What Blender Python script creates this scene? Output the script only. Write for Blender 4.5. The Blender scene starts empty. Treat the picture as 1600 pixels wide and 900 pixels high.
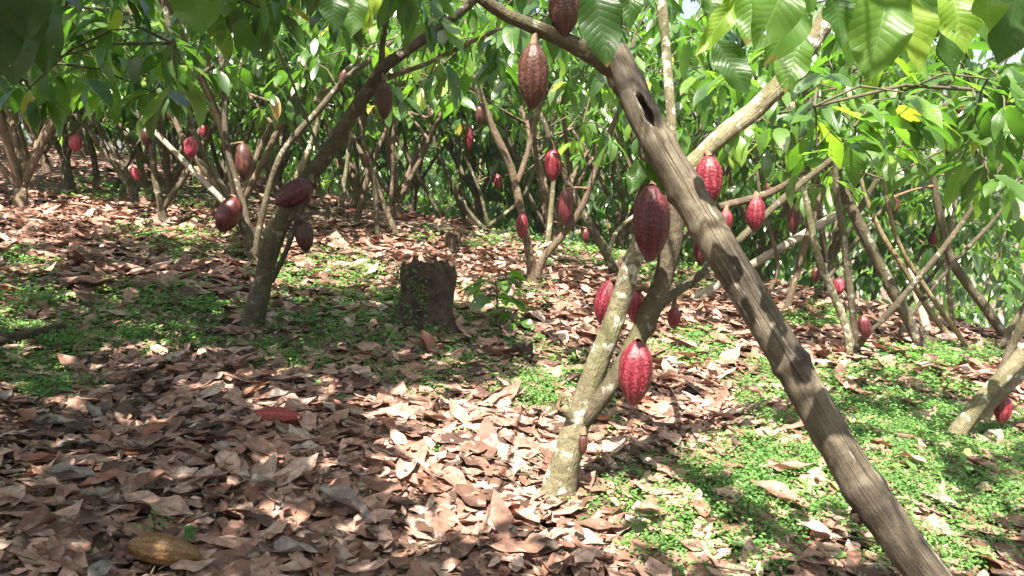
import bpy, math, random
import numpy as np
from mathutils import Vector, Matrix, noise as mn

rng = np.random.default_rng(7)
random.seed(7)
sc = bpy.context.scene
col = sc.collection
R = math.radians

# ------------------------------------------------------------------ camera
CAM = np.array([0.0, 0.0, 1.2]); F = 1256.0; PITCH = R(8.0)
cd = bpy.data.cameras.new('camera'); cam = bpy.data.objects.new('camera', cd); col.objects.link(cam)
cam.location = CAM; cam.rotation_euler = (R(90) - PITCH, 0, 0)
cd.sensor_width = 36.0; cd.lens = F / 1600 * 36.0; cd.clip_start = 0.05; cd.clip_end = 500
sc.camera = cam
CP, SP = math.cos(PITCH), math.sin(PITCH)

def ray(px, py):
    x = (px - 800) / F; y = -(py - 450) / F
    d = np.array([x, CP + y * SP, -SP + y * CP])
    return d / d[1]
def at(px, py, Y):
    return CAM + ray(px, py) * Y
def proj(P):
    P = np.atleast_2d(P) - CAM
    dep = P[:, 1] * CP - P[:, 2] * SP
    up = P[:, 1] * SP + P[:, 2] * CP
    dd = np.where(dep > 0.02, dep, 0.02)
    return 800 + P[:, 0] / dd * F, 450 - up / dd * F, dep

# ------------------------------------------------------------------ ground height
def H(x, y):
    x = np.asarray(x, float); y = np.asarray(y, float)
    z = -2.6 * np.tanh((x - .16) / 26.0) + 1.5 * np.tanh((y - 2.87) / 43.0)
    s = (x - 5.6) * .80 + (y - 8.6) * .42
    sp = np.log1p(np.exp(np.clip(s * 2.2, -30, 30))) / 2.2
    z = z - 5.0 * np.tanh(.36 * sp / 5.0)
    c2 = y - (13.5 - 1.0 * x)
    z = z - 4.0 * np.tanh(.30 * np.log1p(np.exp(np.clip(c2 * 1.2, -30, 30))) / 1.2 / 4.0)
    z = z + .045 * np.sin(x * 1.7 + .6 * y) * np.cos(y * 1.3 - .5 * x) + .02 * np.sin(4.1 * x + 1.0) * np.sin(3.7 * y)
    return z
def ground_at(px, py):
    d = ray(px, py); Y = 1.0
    ys = np.arange(1.0, 60, .01)
    P = CAM + d[None] * ys[:, None]
    below = np.nonzero(P[:, 2] < H(P[:, 0], P[:, 1]))[0]
    Y = ys[below[0]] if len(below) else 30.0
    p = CAM + d * Y
    p[2] = H(p[0], p[1])
    return p

# ------------------------------------------------------------------ materials
def nt(name):
    m = bpy.data.materials.new(name); m.use_nodes = True
    t = m.node_tree; t.nodes.clear()
    return m, t
class N:
    def __init__(s, t): s.t = t
    def n(s, kind, **kw):
        o = s.t.nodes.new(kind)
        for k, v in kw.items():
            if k.startswith('i_'):
                key = k[2:]
                key = int(key) if key.isdigit() else key.replace('_', ' ')
                sock = o.inputs[key]
                if hasattr(v, 'is_linked') or isinstance(v, bpy.types.NodeSocket): s.t.links.new(v, sock)
                else: sock.default_value = v
            else: setattr(o, k, v)
        return o
    def ramp(s, fac, stops, interp='LINEAR'):
        r = s.n('ShaderNodeValToRGB'); r.color_ramp.interpolation = interp
        e = r.color_ramp.elements
        while len(e) < len(stops): e.new(0.5)
        for i, (p, c) in enumerate(stops):
            e[i].position = p; e[i].color = (*c, 1) if len(c) == 3 else c
        s.t.links.new(fac, r.inputs[0]); return r.outputs[0]
    def math(s, op, a, b=None, c=None):
        o = s.n('ShaderNodeMath', operation=op)
        for i, v in enumerate((a, b, c)):
            if v is None: continue
            if isinstance(v, bpy.types.NodeSocket): s.t.links.new(v, o.inputs[i])
            else: o.inputs[i].default_value = v
        return o.outputs[0]
    def mix(s, fac, a, b, mode='MIX'):
        o = s.n('ShaderNodeMix', data_type='RGBA', blend_type=mode)
        for sock, v in ((o.inputs[0], fac), (o.inputs[6], a), (o.inputs[7], b)):
            if isinstance(v, bpy.types.NodeSocket): s.t.links.new(v, sock)
            else: sock.default_value = v if isinstance(v, float) else (*v, 1)
        return o.outputs[2]
    def link(s, a, b): s.t.links.new(a, b)

def leaf_material(name, stops, trans, tfac, rough=.38, spec=.5, veins=True, blotch=0.0, spots=False):
    m, t = nt(name); g = N(t)
    tint = g.n('ShaderNodeAttribute', attribute_name='tint').outputs['Fac']
    uv = g.n('ShaderNodeUVMap').outputs[0]
    sep = g.n('ShaderNodeSeparateXYZ', i_0=uv)
    u, v = sep.outputs[0], sep.outputs[1]
    c = g.ramp(tint, stops)
    pos = g.n('ShaderNodeNewGeometry').outputs['Position']
    ns = g.n('ShaderNodeTexNoise', i_Vector=pos, i_Scale=14.0, i_Detail=3.0).outputs[0]
    c = g.mix(g.math('MULTIPLY', ns, .55), c, (0.0, 0.0, 0.0), 'MULTIPLY') if False else c
    br = g.n('ShaderNodeBrightContrast', i_0=c, i_1=0.0)
    hs = g.n('ShaderNodeHueSaturation', i_Color=c, i_Value=g.math('ADD', g.math('MULTIPLY', ns, .9), .55))
    c = hs.outputs[0]
    if spots:
        n7 = g.n('ShaderNodeTexNoise', i_Vector=pos, i_Scale=55.0, i_Detail=3.0, i_Roughness=.6).outputs[0]
        n8 = g.n('ShaderNodeTexNoise', i_Vector=pos, i_Scale=9.0, i_Detail=2.0).outputs[0]
        sp = g.math('MULTIPLY', g.ramp(n7, [(.64, (0, 0, 0)), (.68, (.85, .85, .85))]), g.ramp(n8, [(.45, (0, 0, 0)), (.6, (1, 1, 1))]))
        c = g.mix(sp, c, (.06, .035, .015))
        tipb = g.ramp(g.math('ADD', v, g.math('MULTIPLY', n8, .35)), [(1.10, (0, 0, 0)), (1.16, (.8, .8, .8))]) if False else g.math('MULTIPLY', g.math('GREATER_THAN', g.math('ADD', v, g.math('MULTIPLY', g.math('SUBTRACT', n8, .5), 1.0)), 1.02), .8)
        c = g.mix(tipb, c, (.13, .075, .03))
    if blotch:
        nb = g.n('ShaderNodeTexNoise', i_Vector=pos, i_Scale=34.0, i_Detail=5.0, i_Roughness=.7).outputs[0]
        c = g.mix(g.ramp(nb, [(.40, (blotch,) * 3), (.56, (0, 0, 0))]), c, (.055, .036, .028))
        n9 = g.n('ShaderNodeTexNoise', i_Vector=pos, i_Scale=19.0, i_Detail=2.0).outputs[0]
        c = g.mix(g.ramp(n9, [(.56, (0, 0, 0)), (.68, (blotch * .8,) * 3)]), c, (.40, .33, .27))
    nrm = None
    if veins:
        au = g.math('ABSOLUTE', g.math('SUBTRACT', u, .5))
        ph = g.math('MULTIPLY', g.math('SUBTRACT', v, g.math('MULTIPLY', au, .34)), 38.0)
        w = g.math('SINE', ph)
        vein = g.math('POWER', g.math('ABSOLUTE', w), .55)
        midr = g.math('MINIMUM', g.math('MULTIPLY', au, 28.0), 1.0)
        hgt = g.math('MULTIPLY', vein, midr)
        line = g.math('SUBTRACT', 1.0, g.math('MINIMUM', g.math('MULTIPLY', g.math('ABSOLUTE', w), 4.0), 1.0))
        mid2 = g.math('SUBTRACT', 1.0, midr)
        lf = g.math('MAXIMUM', g.math('MULTIPLY', line, .16), g.math('MULTIPLY', mid2, .4))
        c2 = g.n('ShaderNodeHueSaturation', i_Color=c, i_Value=1.7, i_Saturation=.9).outputs[0]
        c = g.mix(lf, c, c2)
        nrm = g.n('ShaderNodeBump', i_Height=hgt, i_Strength=.25, i_Distance=.003).outputs[0]
    p = g.n('ShaderNodeBsdfPrincipled', i_Roughness=rough)
    p.inputs['Specular IOR Level'].default_value = spec
    g.link(c, p.inputs['Base Color'])
    tr = g.n('ShaderNodeBsdfTranslucent')
    tc = g.mix(.5, c, trans)
    g.link(g.ramp(tint, trans_stops(stops, trans)), tr.inputs[0])
    if nrm is not None: g.link(nrm, p.inputs['Normal'])
    ms = g.n('ShaderNodeMixShader', i_0=tfac); g.link(p.outputs[0], ms.inputs[1]); g.link(tr.outputs[0], ms.inputs[2])
    if spots:
        nh = g.n('ShaderNodeTexNoise', i_Vector=pos, i_Scale=42.0, i_Detail=1.0).outputs[0]
        hole = g.math('MULTIPLY', g.math('GREATER_THAN', nh, .715), g.math('GREATER_THAN', n8, .50))
        tp = g.n('ShaderNodeBsdfTransparent'); m2 = g.n('ShaderNodeMixShader'); g.link(hole, m2.inputs[0]); g.link(ms.outputs[0], m2.inputs[1]); g.link(tp.outputs[0], m2.inputs[2]); ms = m2
    o = g.n('ShaderNodeOutputMaterial'); g.link(ms.outputs[0], o.inputs[0])
    return m
def trans_stops(stops, trans):
    return [(p, tuple(min(.9, .5 * x + .5 * y * (x + .03) / .12) for x, y in zip(c, trans))) for p, c in stops]

GREEN = [(0.0, (.017, .044, .013)), (.3, (.034, .078, .016)), (.6, (.064, .128, .022)), (.82, (.135, .212, .030)), (.95, (.25, .30, .045)), (.985, (.34, .24, .05)), (1.0, (.22, .10, .04))]
M = {}
M['leaf'] = leaf_material('green_leaf', GREEN, (.34, .54, .08), .38, .32, .7, spots=True)
M['leaf_near'] = leaf_material('green_leaf_near', GREEN, (.42, .60, .05), .45, .42, .38, spots=True)
M['leaf_far'] = leaf_material('green_leaf_far', GREEN, (.34, .54, .08), .38, .30, .85, veins=False)
M['weed'] = leaf_material('weed_leaf', [(0, (.048, .115, .036)), (.55, (.105, .20, .058)), (1, (.22, .31, .10))], (.34, .5, .14), .35, .5, .3, veins=False)
DRY = [(0.0, (.055, .033, .025)), (.15, (.12, .060, .042)), (.4, (.235, .125, .090)), (.7, (.36, .212, .162)), (.93, (.46, .315, .26)), (1.0, (.36, .31, .27))]
M['dry'] = leaf_material('dry_leaf', DRY, (.25, .12, .07), .10, .6, .3, blotch=.6)
M['dry_far'] = leaf_material('dry_leaf_far', DRY, (.25, .12, .07), .10, .65, .25, veins=False, blotch=.5)
M['dry_red'] = leaf_material('dry_leaf_red', [(0, (.17, .062, .040)), (1, (.34, .13, .085))], (.3, .1, .05), .12, .5, .35, blotch=.5)
M['dry_grey'] = leaf_material('dry_leaf_grey', [(0, (.10, .083, .073)), (1, (.25, .215, .19))], (.2, .15, .1), .06, .5, .4, blotch=.5)
M['dry_yellow'] = leaf_material('dry_leaf_yellow', [(0, (.12, .055, .025)), (1, (.2, .10, .045))], (.4, .2, .05), .12, .45, .4)

def bark_material(name, dark, mid, light, lichen, lich_t=.60, moss=.5, scale=1.0):
    m, t = nt(name); g = N(t)
    co = g.n('ShaderNodeTexCoord').outputs['Object']
    uv = g.n('ShaderNodeUVMap').outputs[0]
    n1 = g.n('ShaderNodeTexNoise', i_Vector=co, i_Scale=9.0 * scale, i_Detail=6.0, i_Roughness=.65).outputs[0]
    n2 = g.n('ShaderNodeTexNoise', i_Vector=co, i_Scale=38.0 * scale, i_Detail=5.0, i_Roughness=.7).outputs[0]
    n3 = g.n('ShaderNodeTexNoise', i_Vector=co, i_Scale=17.0 * scale, i_Detail=3.0, i_Distortion=.3).outputs[0]
    n4 = g.n('ShaderNodeTexNoise', i_Vector=co, i_Scale=4.0 * scale, i_Detail=3.0).outputs[0]
    mp = g.n('ShaderNodeMapping', i_0=uv); mp.inputs['Scale'].default_value = (14, 4, 1)
    nl = g.n('ShaderNodeTexNoise', i_Vector=mp.outputs[0], i_Scale=3.0, i_Detail=5.0).outputs[0]
    f = g.math('ADD', g.math('MULTIPLY', n1, .6), g.math('MULTIPLY', n2, .4))
    c = g.ramp(f, [(.32, dark), (.5, mid), (.66, light)])
    c = g.mix(g.ramp(n4, [(.45, (0, 0, 0)), (.7, (moss, moss, moss))]), c, (.085, .095, .035))
    lf = g.ramp(n3, [(lich_t - .02, (0, 0, 0)), (lich_t + .05, (.8, .8, .8))])
    lf = g.math('MULTIPLY', lf, g.ramp(n2, [(.38, (.25, .25, .25)), (.55, (1, 1, 1))]))
    c = g.mix(lf, c, lichen)
    h = g.math('ADD', g.math('MULTIPLY', n2, .7), g.math('MULTIPLY', nl, .5))
    b = g.n('ShaderNodeBump', i_Height=h, i_Strength=.9, i_Distance=.022).outputs[0]
    p = g.n('ShaderNodeBsdfPrincipled', i_Roughness=.85, i_Normal=b)
    p.inputs['Specular IOR Level'].default_value = .2
    g.link(c, p.inputs['Base Color'])
    o = g.n('ShaderNodeOutputMaterial'); g.link(p.outputs[0], o.inputs[0])
    return m
M['bark_pale'] = bark_material('bark_pale', (.08, .064, .038), (.17, .146, .090), (.27, .24, .16), (.56, .56, .48), .58, .75)
M['bark'] = bark_material('bark', (.040, .031, .022), (.085, .068, .046), (.155, .128, .09), (.33, .33, .27), .62, .45)
M['bark_red'] = bark_material('bark_red', (.055, .038, .027), (.115, .082, .057), (.20, .15, .108), (.36, .34, .27), .66, .2)
M['bark_yellow'] = bark_material('bark_yellow', (.10, .078, .04), (.19, .15, .08), (.29, .24, .14), (.4, .35, .22), .68, .2)

def wood_material(name, dark, mid, light, pale):
    m, t = nt(name); g = N(t)
    uv = g.n('ShaderNodeUVMap').outputs[0]
    co = g.n('ShaderNodeTexCoord').outputs['Object']
    def st(sx, sy, sc_, det=6.0):
        mp = g.n('ShaderNodeMapping', i_0=uv); mp.inputs['Scale'].default_value = (sx, sy, 1)
        return g.n('ShaderNodeTexNoise', i_Vector=mp.outputs[0], i_Scale=sc_, i_Detail=det, i_Roughness=.65).outputs[0]
    a = st(9, 1.8, 3.0); b = st(5, 1.3, 2.0); d = st(30, 4.0, 3.0)
    big = g.n('ShaderNodeTexNoise', i_Vector=co, i_Scale=7.0, i_Detail=6.0).outputs[0]
    f = g.math('ADD', g.math('MULTIPLY', a, .30), g.math('ADD', g.math('MULTIPLY', big, .5), g.math('MULTIPLY', d, .2)))
    c = g.ramp(f, [(.36, dark), (.48, mid), (.6, light)])
    ck = st(22, 1.0, 3.0, 4.0)
    c = g.mix(g.ramp(ck, [(.36, (.9, .9, .9)), (.43, (0, 0, 0))]), c, tuple(x * .45 for x in dark))
    n6 = g.n('ShaderNodeTexNoise', i_Vector=co, i_Scale=60.0, i_Detail=6.0, i_Roughness=.75).outputs[0]
    c = g.n('ShaderNodeHueSaturation', i_Color=c, i_Value=g.math('ADD', g.math('MULTIPLY', n6, 1.6), .2)).outputs[0]
    pf = g.ramp(b, [(.60, (0, 0, 0)), (.66, (.8, .8, .8))])
    c = g.mix(pf, c, pale)
    h = g.math('ADD', g.math('MULTIPLY', g.ramp(ck, [(.34, (0, 0, 0)), (.46, (1, 1, 1))]), .8), g.math('ADD', g.math('MULTIPLY', d, .6), g.math('MULTIPLY', n6, .8)))
    bp = g.n('ShaderNodeBump', i_Height=h, i_Strength=.65, i_Distance=.006).outputs[0]
    p = g.n('ShaderNodeBsdfPrincipled', i_Roughness=.6, i_Normal=bp)
    p.inputs['Specular IOR Level'].default_value = .35
    g.link(c, p.inputs['Base Color'])
    o = g.n('ShaderNodeOutputMaterial'); g.link(p.outputs[0], o.inputs[0])
    return m
M['pole'] = wood_material('weathered_pole', (.016, .011, .007), (.048, .036, .023), (.115, .091, .060), (.38, .345, .29))
M['white_pole'] = wood_material('white_pole', (.11, .085, .06), (.21, .175, .135), (.33, .295, .24), (.48, .45, .40))
M['tan_pole'] = wood_material('tan_pole', (.20, .14, .085), (.34, .26, .17), (.46, .38, .27), (.55, .5, .42))

def plain(name, c, rough=.8, bump=0, scale=20, c2=None):
    m, t = nt(name); g = N(t)
    co = g.n('ShaderNodeTexCoord').outputs['Object']
    n1 = g.n('ShaderNodeTexNoise', i_Vector=co, i_Scale=float(scale), i_Detail=6.0, i_Roughness=.7).outputs[0]
    cc = g.ramp(n1, [(.35, c), (.65, c2 or tuple(min(1, 1.8 * x) for x in c))])
    p = g.n('ShaderNodeBsdfPrincipled', i_Roughness=rough)
    g.link(cc, p.inputs['Base Color'])
    if bump:
        b = g.n('ShaderNodeBump', i_Height=n1, i_Strength=.9, i_Distance=bump); g.link(b.outputs[0], p.inputs['Normal'])
    o = g.n('ShaderNodeOutputMaterial'); g.link(p.outputs[0], o.inputs[0])
    return m
M['soil'] = plain('soil', (.055, .036, .024), .95, .02, 6, (.15, .10, .07))
M['stump'] = plain('stump_wood', (.018, .013, .009), .95, .03, 14, (.085, .055, .035))
M['hollow'] = plain('hollow', (.012, .009, .007), .95, 0, 10)
M['twig'] = plain('twig_bark', (.040, .034, .018), .9, .003, 30, (.10, .085, .045))
M['stalk'] = plain('stalk', (.10, .055, .03), .8, .002, 40, (.2, .12, .07))

def pod_material(name, base, wart, spec=.45):
    m, t = nt(name); g = N(t)
    w = g.n('ShaderNodeAttribute', attribute_name='tint').outputs['Fac']
    co = g.n('ShaderNodeTexCoord').outputs['Object']
    n1 = g.n('ShaderNodeTexNoise', i_Vector=co, i_Scale=24.0, i_Detail=4.0).outputs[0]
    n2 = g.n('ShaderNodeTexNoise', i_Vector=co, i_Scale=150.0, i_Detail=2.0).outputs[0]
    f = g.math('ADD', w, g.math('MULTIPLY', g.math('SUBTRACT', n1, .5), .5))
    c = g.ramp(f, [(.22, tuple(x * .45 for x in base)), (.5, base), (.8, wart)])
    b = g.n('ShaderNodeBump', i_Height=n2, i_Strength=.35, i_Distance=.002).outputs[0]
    p = g.n('ShaderNodeBsdfPrincipled', i_Roughness=.42, i_Normal=b)
    p.inputs['Specular IOR Level'].default_value = spec
    g.link(c, p.inputs['Base Color'])
    o = g.n('ShaderNodeOutputMaterial'); g.link(p.outputs[0], o.inputs[0])
    return m
M['pod_red'] = pod_material('pod_red', (.135, .012, .022), (.34, .066, .082))
M['pod_dark'] = pod_material('pod_dark', (.070, .012, .015), (.16, .036, .038))
M['pod_brown'] = pod_material('pod_brown', (.060, .022, .017), (.14, .058, .04))
M['pod_orange'] = pod_material('pod_orange', (.20, .020, .020), (.34, .07, .055))
M['pod_yellow'] = pod_material('pod_yellow', (.15, .075, .025), (.27, .15, .06))
M['pod_pink'] = pod_material('pod_pink', (.34, .04, .07), (.52, .16, .19))

# ------------------------------------------------------------------ geometry accumulator
class G:
    def __init__(s): s.v = []; s.f = []; s.uv = []; s.t = []; s.m = []; s.n = 0
    def add(s, v, f, uv=None, tint=None, mat=0):
        v = np.asarray(v, float).reshape(-1, 3); f = np.asarray(f, int).reshape(-1, 4)
        s.v.append(v); s.f.append(f + s.n); s.n += len(v)
        s.uv.append(np.zeros((len(v), 2)) if uv is None else np.asarray(uv, float).reshape(-1, 2))
        s.t.append(np.full(len(v), .5) if tint is None else np.broadcast_to(np.asarray(tint, float).reshape(-1), (len(v),)))
        s.m.append(np.full(len(f), mat, int))
    def mesh(s, name, mats, origin=(0, 0, 0), smooth=True):
        v = np.concatenate(s.v) - np.asarray(origin, float); f = np.concatenate(s.f)
        uv = np.concatenate(s.uv); t = np.concatenate(s.t); mi = np.concatenate(s.m)
        me = bpy.data.meshes.new(name)
        me.vertices.add(len(v)); me.vertices.foreach_set('co', v.astype(np.float32).ravel())
        me.loops.add(f.size); me.loops.foreach_set('vertex_index', f.astype(np.int32).ravel())
        me.polygons.add(len(f)); me.polygons.foreach_set('loop_start', (np.arange(len(f)) * 4).astype(np.int32))
        for mm in mats: me.materials.append(mm)
        me.polygons.foreach_set('material_index', mi.astype(np.int32))
        me.polygons.foreach_set('use_smooth', np.full(len(f), smooth))
        ul = me.uv_layers.new(name='UVMap')
        ul.data.foreach_set('uv', uv[f.ravel()].astype(np.float32).ravel())
        a = me.attributes.new('tint', 'FLOAT', 'POINT'); a.data.foreach_set('value', t.astype(np.float32))
        me.update(calc_edges=True); me.validate()
        return me
    def build(s, name, mats, parent=None, origin=(0, 0, 0)):
        me = s.mesh(name, mats if isinstance(mats, (list, tuple)) else [mats], origin)
        o = bpy.data.objects.new(name, me); col.objects.link(o)
        if parent is not None: o.parent = parent
        else: o.location = origin
        return o

def tag(o, label=None, cat=None, group=None, kind=None):
    if label: o['label'] = label
    if cat: o['category'] = cat
    if group: o['group'] = group
    if kind: o['kind'] = kind
    return o
def empty(name, loc):
    e = bpy.data.objects.new(name, None); e.empty_display_size = .1; col.objects.link(e); e.location = loc
    return e
def copy_tree(o, parent=None):
    c = o.copy(); col.objects.link(c)
    if parent is not None: c.parent = parent
    for ch in list(o.children): copy_tree(ch, c)
    return c

def spline(pts, rad, step):
    P = np.asarray(pts, float); r = np.asarray(rad, float)
    if len(P) < 2: raise ValueError
    Q = np.vstack([2 * P[0] - P[1], P, 2 * P[-1] - P[-2]])
    out = []; ro = []
    for i in range(len(P) - 1):
        p0, p1, p2, p3 = Q[i:i + 4]
        n = max(2, int(np.linalg.norm(p2 - p1) / step))
        for k in range(n):
            t = k / n
            out.append(.5 * ((2 * p1) + (-p0 + p2) * t + (2 * p0 - 5 * p1 + 4 * p2 - p3) * t * t + (-p0 + 3 * p1 - 3 * p2 + p3) * t ** 3))
            ro.append(r[i] * (1 - t) + r[i + 1] * t)
    out.append(P[-1]); ro.append(r[-1])
    return np.array(out), np.array(ro)

def tube(g, pts, rad, seg=12, step=.05, rough=.10, mat=0, flare=0, seed=0, cap=True, knobs=0, tint=.5, frq=9.0):
    C, r = spline(pts, rad, step)
    n = len(C)
    T = np.gradient(C, axis=0); T /= np.linalg.norm(T, axis=1)[:, None] + 1e-9
    ref = np.array([0, 1.0, 0]) if abs(T[n // 2][1]) < .8 else np.array([0, 0, 1.0])
    E1 = ref[None] - (T @ ref)[:, None] * T; E1 /= np.linalg.norm(E1, axis=1)[:, None] + 1e-9
    E2 = np.cross(T, E1)
    s = np.concatenate([[0], np.cumsum(np.linalg.norm(np.diff(C, axis=0), axis=1))])
    th = np.linspace(0, 2 * math.pi, seg + 1)
    if flare:
        r = r * (1 + flare * np.exp(-s / .09))
    kn = [(random.uniform(.05, .95) * s[-1], random.uniform(0, 6.28), random.uniform(.018, .04), random.uniform(.06, .16)) for _ in range(knobs)]
    V = np.zeros((n, seg + 1, 3))
    D = E1[:, None, :] * np.cos(th)[None, :, None] + E2[:, None, :] * np.sin(th)[None, :, None]
    for i in range(n):
        for j in range(seg):
            q = C[i] + D[i, j] * r[i]
            d = 1.0
            if rough:
                d += rough * mn.noise(Vector(q * frq) + Vector((seed * 3.1, 0, 0))) + rough * .6 * mn.noise(Vector(q * frq * 3.3) + Vector((0, seed * 1.7, 0)))
                if flare: d += flare * .35 * math.exp(-s[i] / .07) * math.sin(th[j] * 4 + seed)
            for (ks, ka, kw, kh) in kn:
                da = (th[j] - ka + math.pi) % (2 * math.pi) - math.pi
                d += kh * math.exp(-((s[i] - ks) / kw) ** 2 - (da * r[i] / kw) ** 2)
            V[i, j] = C[i] + D[i, j] * r[i] * d
        V[i, seg] = V[i, 0]
    uvv = np.stack(np.broadcast_arrays((th / (2 * math.pi))[None, :], s[:, None]), -1)
    if cap:
        V = np.concatenate([V, (C[-1] + T[-1] * r[-1] * .25 + (V[-1] - C[-1]) * .55)[None], np.broadcast_to(C[-1] + T[-1] * r[-1] * .3, (1, seg + 1, 3))])
        uvv = np.concatenate([uvv, uvv[-1:], uvv[-1:]]); n += 2
    idx = np.arange(n * (seg + 1)).reshape(n, seg + 1)
    f = np.stack([idx[:-1, :-1], idx[:-1, 1:], idx[1:, 1:], idx[1:, :-1]], -1).reshape(-1, 4)
    g.add(V.reshape(-1, 3), f, uvv.reshape(-1, 2), tint, mat)
    return C, r

def thin(g, P, Q, r, mat=0, sag=.0):
    P = np.asarray(P, float); Q = np.asarray(Q, float)
    mid = (P + Q) / 2 + np.array([0, 0, sag])
    C = np.array([P, mid, Q]); t = Q - P; t = t / (np.linalg.norm(t) + 1e-9)
    a = np.array([0, 0, 1.0]) if abs(t[2]) < .9 else np.array([1.0, 0, 0])
    e1 = np.cross(t, a); e1 /= np.linalg.norm(e1); e2 = np.cross(t, e1)
    th = np.arange(5) * (2 * math.pi / 5)
    ring = np.cos(th)[:, None] * e1 + np.sin(th)[:, None] * e2
    V = np.concatenate([C[0] + ring * r, C[1] + ring * r * .85, C[2] + ring * r * .6])
    f = []
    for k in range(2):
        for j in range(5): f.append([k * 5 + j, k * 5 + (j + 1) % 5, k * 5 + 5 + (j + 1) % 5, k * 5 + 5 + j])
    g.add(V, f, None, .5, mat)

def leaves(g, base, d, nrm, L, W, curve=.15, fold=.15, wave=.02, curl=0.0, tint=None, nu=2, nv=5, mat=0, shape='cocoa', twist=0.0, ragged=0.0):
    """many leaves at once: base (n,3), direction d, normal nrm, length L, width W; nu x nv quads each"""
    base = np.atleast_2d(base); n = len(base)
    if n == 0: return
    d = d / (np.linalg.norm(d, axis=1)[:, None] + 1e-9)
    nrm = nrm - (nrm * d).sum(1)[:, None] * d; nrm /= np.linalg.norm(nrm, axis=1)[:, None] + 1e-9
    sd = np.cross(d, nrm)
    B = lambda a: np.broadcast_to(np.asarray(a, float), (n,))[:, None, None]
    u = np.linspace(-1, 1, nu + 1)[None, None, :]; t = np.linspace(0, 1, nv + 1)[None, :, None]
    if shape == 'cocoa':
        w = np.sin(np.pi * np.clip(t, 0, 1) ** .92) ** .75 * (1 - .35 * np.clip((t - .8) / .2, 0, 1)) + .03 * (1 - t)
        w = np.where(t > .999, .015, w)
    else:
        w = np.sqrt(np.clip(1 - (2 * t - 1) ** 2, 0, 1)) + .06
    ph = rng.uniform(0, 6.28, n)[:, None, None]
    if ragged:
        p2 = rng.uniform(0, 6.28, n)[:, None, None]; sg = np.sign(u)
        w = w * (1 + ragged * (np.sin(t * 9 + ph + sg * 1.3) * .5 + np.sin(t * 17 + p2 + sg * 2.1) * .5))
        tc = np.where(rng.random(n) < .10, rng.uniform(.6, .95, n), 2.0)[:, None, None]
        w = w * np.clip((tc - t) / .12 + .25 + .2 * sg, .02, 1)
        w = np.maximum(w, .012)
    tw = B(twist) * (t - .3)
    x = u * w * .5 * B(W)
    if np.any(np.asarray(curl) != 0):
        k = B(curl) * (1 + .5 * np.sin(ph + 3 * t))
        k = np.where(np.abs(k) < 1e-3, 1e-3, k)
        ang = u * w * k
        xx = np.sin(ang) / k * .5 * B(W); zz = (1 - np.cos(ang)) / k * .5 * B(W)
    else:
        xx = x; zz = 0 * x
    zz = zz + B(fold) * np.abs(x) + B(wave) * np.sin(ph + t * 11 + u * 1.3) * np.abs(u) * w * 1.0
    y = B(L) * (t - .0)
    th = B(curve) * 1.6
    th = np.where(np.abs(th) < 1e-3, 1e-3, th)
    yy = B(L) * np.sin(th * t) / th; dz = -B(L) * (1 - np.cos(th * t)) / th
    ny = np.sin(th * t)  # tilt of local normal
    X = xx * np.cos(tw) - zz * np.sin(tw); Z = xx * np.sin(tw) + zz * np.cos(tw)
    yy = yy + Z * ny; zf = dz + Z * np.cos(th * t)
    X, yy, zf = np.broadcast_arrays(X, yy, zf)
    V = base[:, None, None, :] + sd[:, None, None, :] * X[..., None] + d[:, None, None, :] * yy[..., None] + nrm[:, None, None, :] * zf[..., None]
    m = (nu + 1) * (nv + 1)
    idx = np.arange(n * m).reshape(n, nv + 1, nu + 1)
    f = np.stack([idx[:, :-1, :-1], idx[:, :-1, 1:], idx[:, 1:, 1:], idx[:, 1:, :-1]], -1).reshape(-1, 4)
    uv = np.stack(np.broadcast_arrays((u + 1) / 2 + 0 * B(0), t + 0 * B(0)), -1).reshape(-1, 2)
    if tint is None: tint = rng.beta(2, 2.6, n)
    g.add(V.reshape(-1, 3), f, uv, np.repeat(np.broadcast_to(tint, (n,)), m), mat)

# sun direction (towards the sun)
SUN_EL, SUN_AZ = R(61), R(196)     # azimuth clockwise from +Y: behind the camera, a little to the left
SUN = np.array([math.sin(SUN_AZ) * math.cos(SUN_EL), math.cos(SUN_AZ) * math.cos(SUN_EL), math.sin(SUN_EL)])

# where direct sun reaches the ground in the photograph (ellipses in photo pixels: cx, cy, rx, ry, share of light)
LIT = [(810, 725, 210, 85, .95), (980, 800, 170, 90, .9), (700, 650, 120, 44, .8), (760, 830, 120, 50, .45), (560, 620, 60, 25, .35), (480, 590, 60, 14, .3),
       (1100, 560, 110, 60, .7), (1350, 610, 240, 70, .9), (1200, 780, 270, 120, .9), (1080, 690, 120, 80, .85), (1530, 650, 110, 60, .85), (1520, 800, 100, 60, .5),
       (520, 412, 130, 44, 1.0), (340, 345, 110, 25, .7), (60, 300, 120, 24, .7), (700, 370, 120, 34, .9), (770, 440, 110, 48, .8),
       (890, 400, 80, 20, .7), (680, 560, 50, 26, .4), (1280, 490, 120, 30, .7), (1450, 580, 160, 30, .6), (130, 640, 80, 12, .3), (650, 330, 120, 20, .5),
       (870, 660, 40, 120, .8), (900, 500, 120, 60, .5), (310, 610, 60, 12, .3)]
def lit_at(px, py):
    v = np.zeros(len(px))
    for cx, cy, rx, ry, k in LIT:
        q = ((px - cx) / rx) ** 2 + ((py - cy) / ry) ** 2
        v = np.maximum(v, k * np.clip(1.6 * (1.25 - q), 0, 1))
    return v

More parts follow.
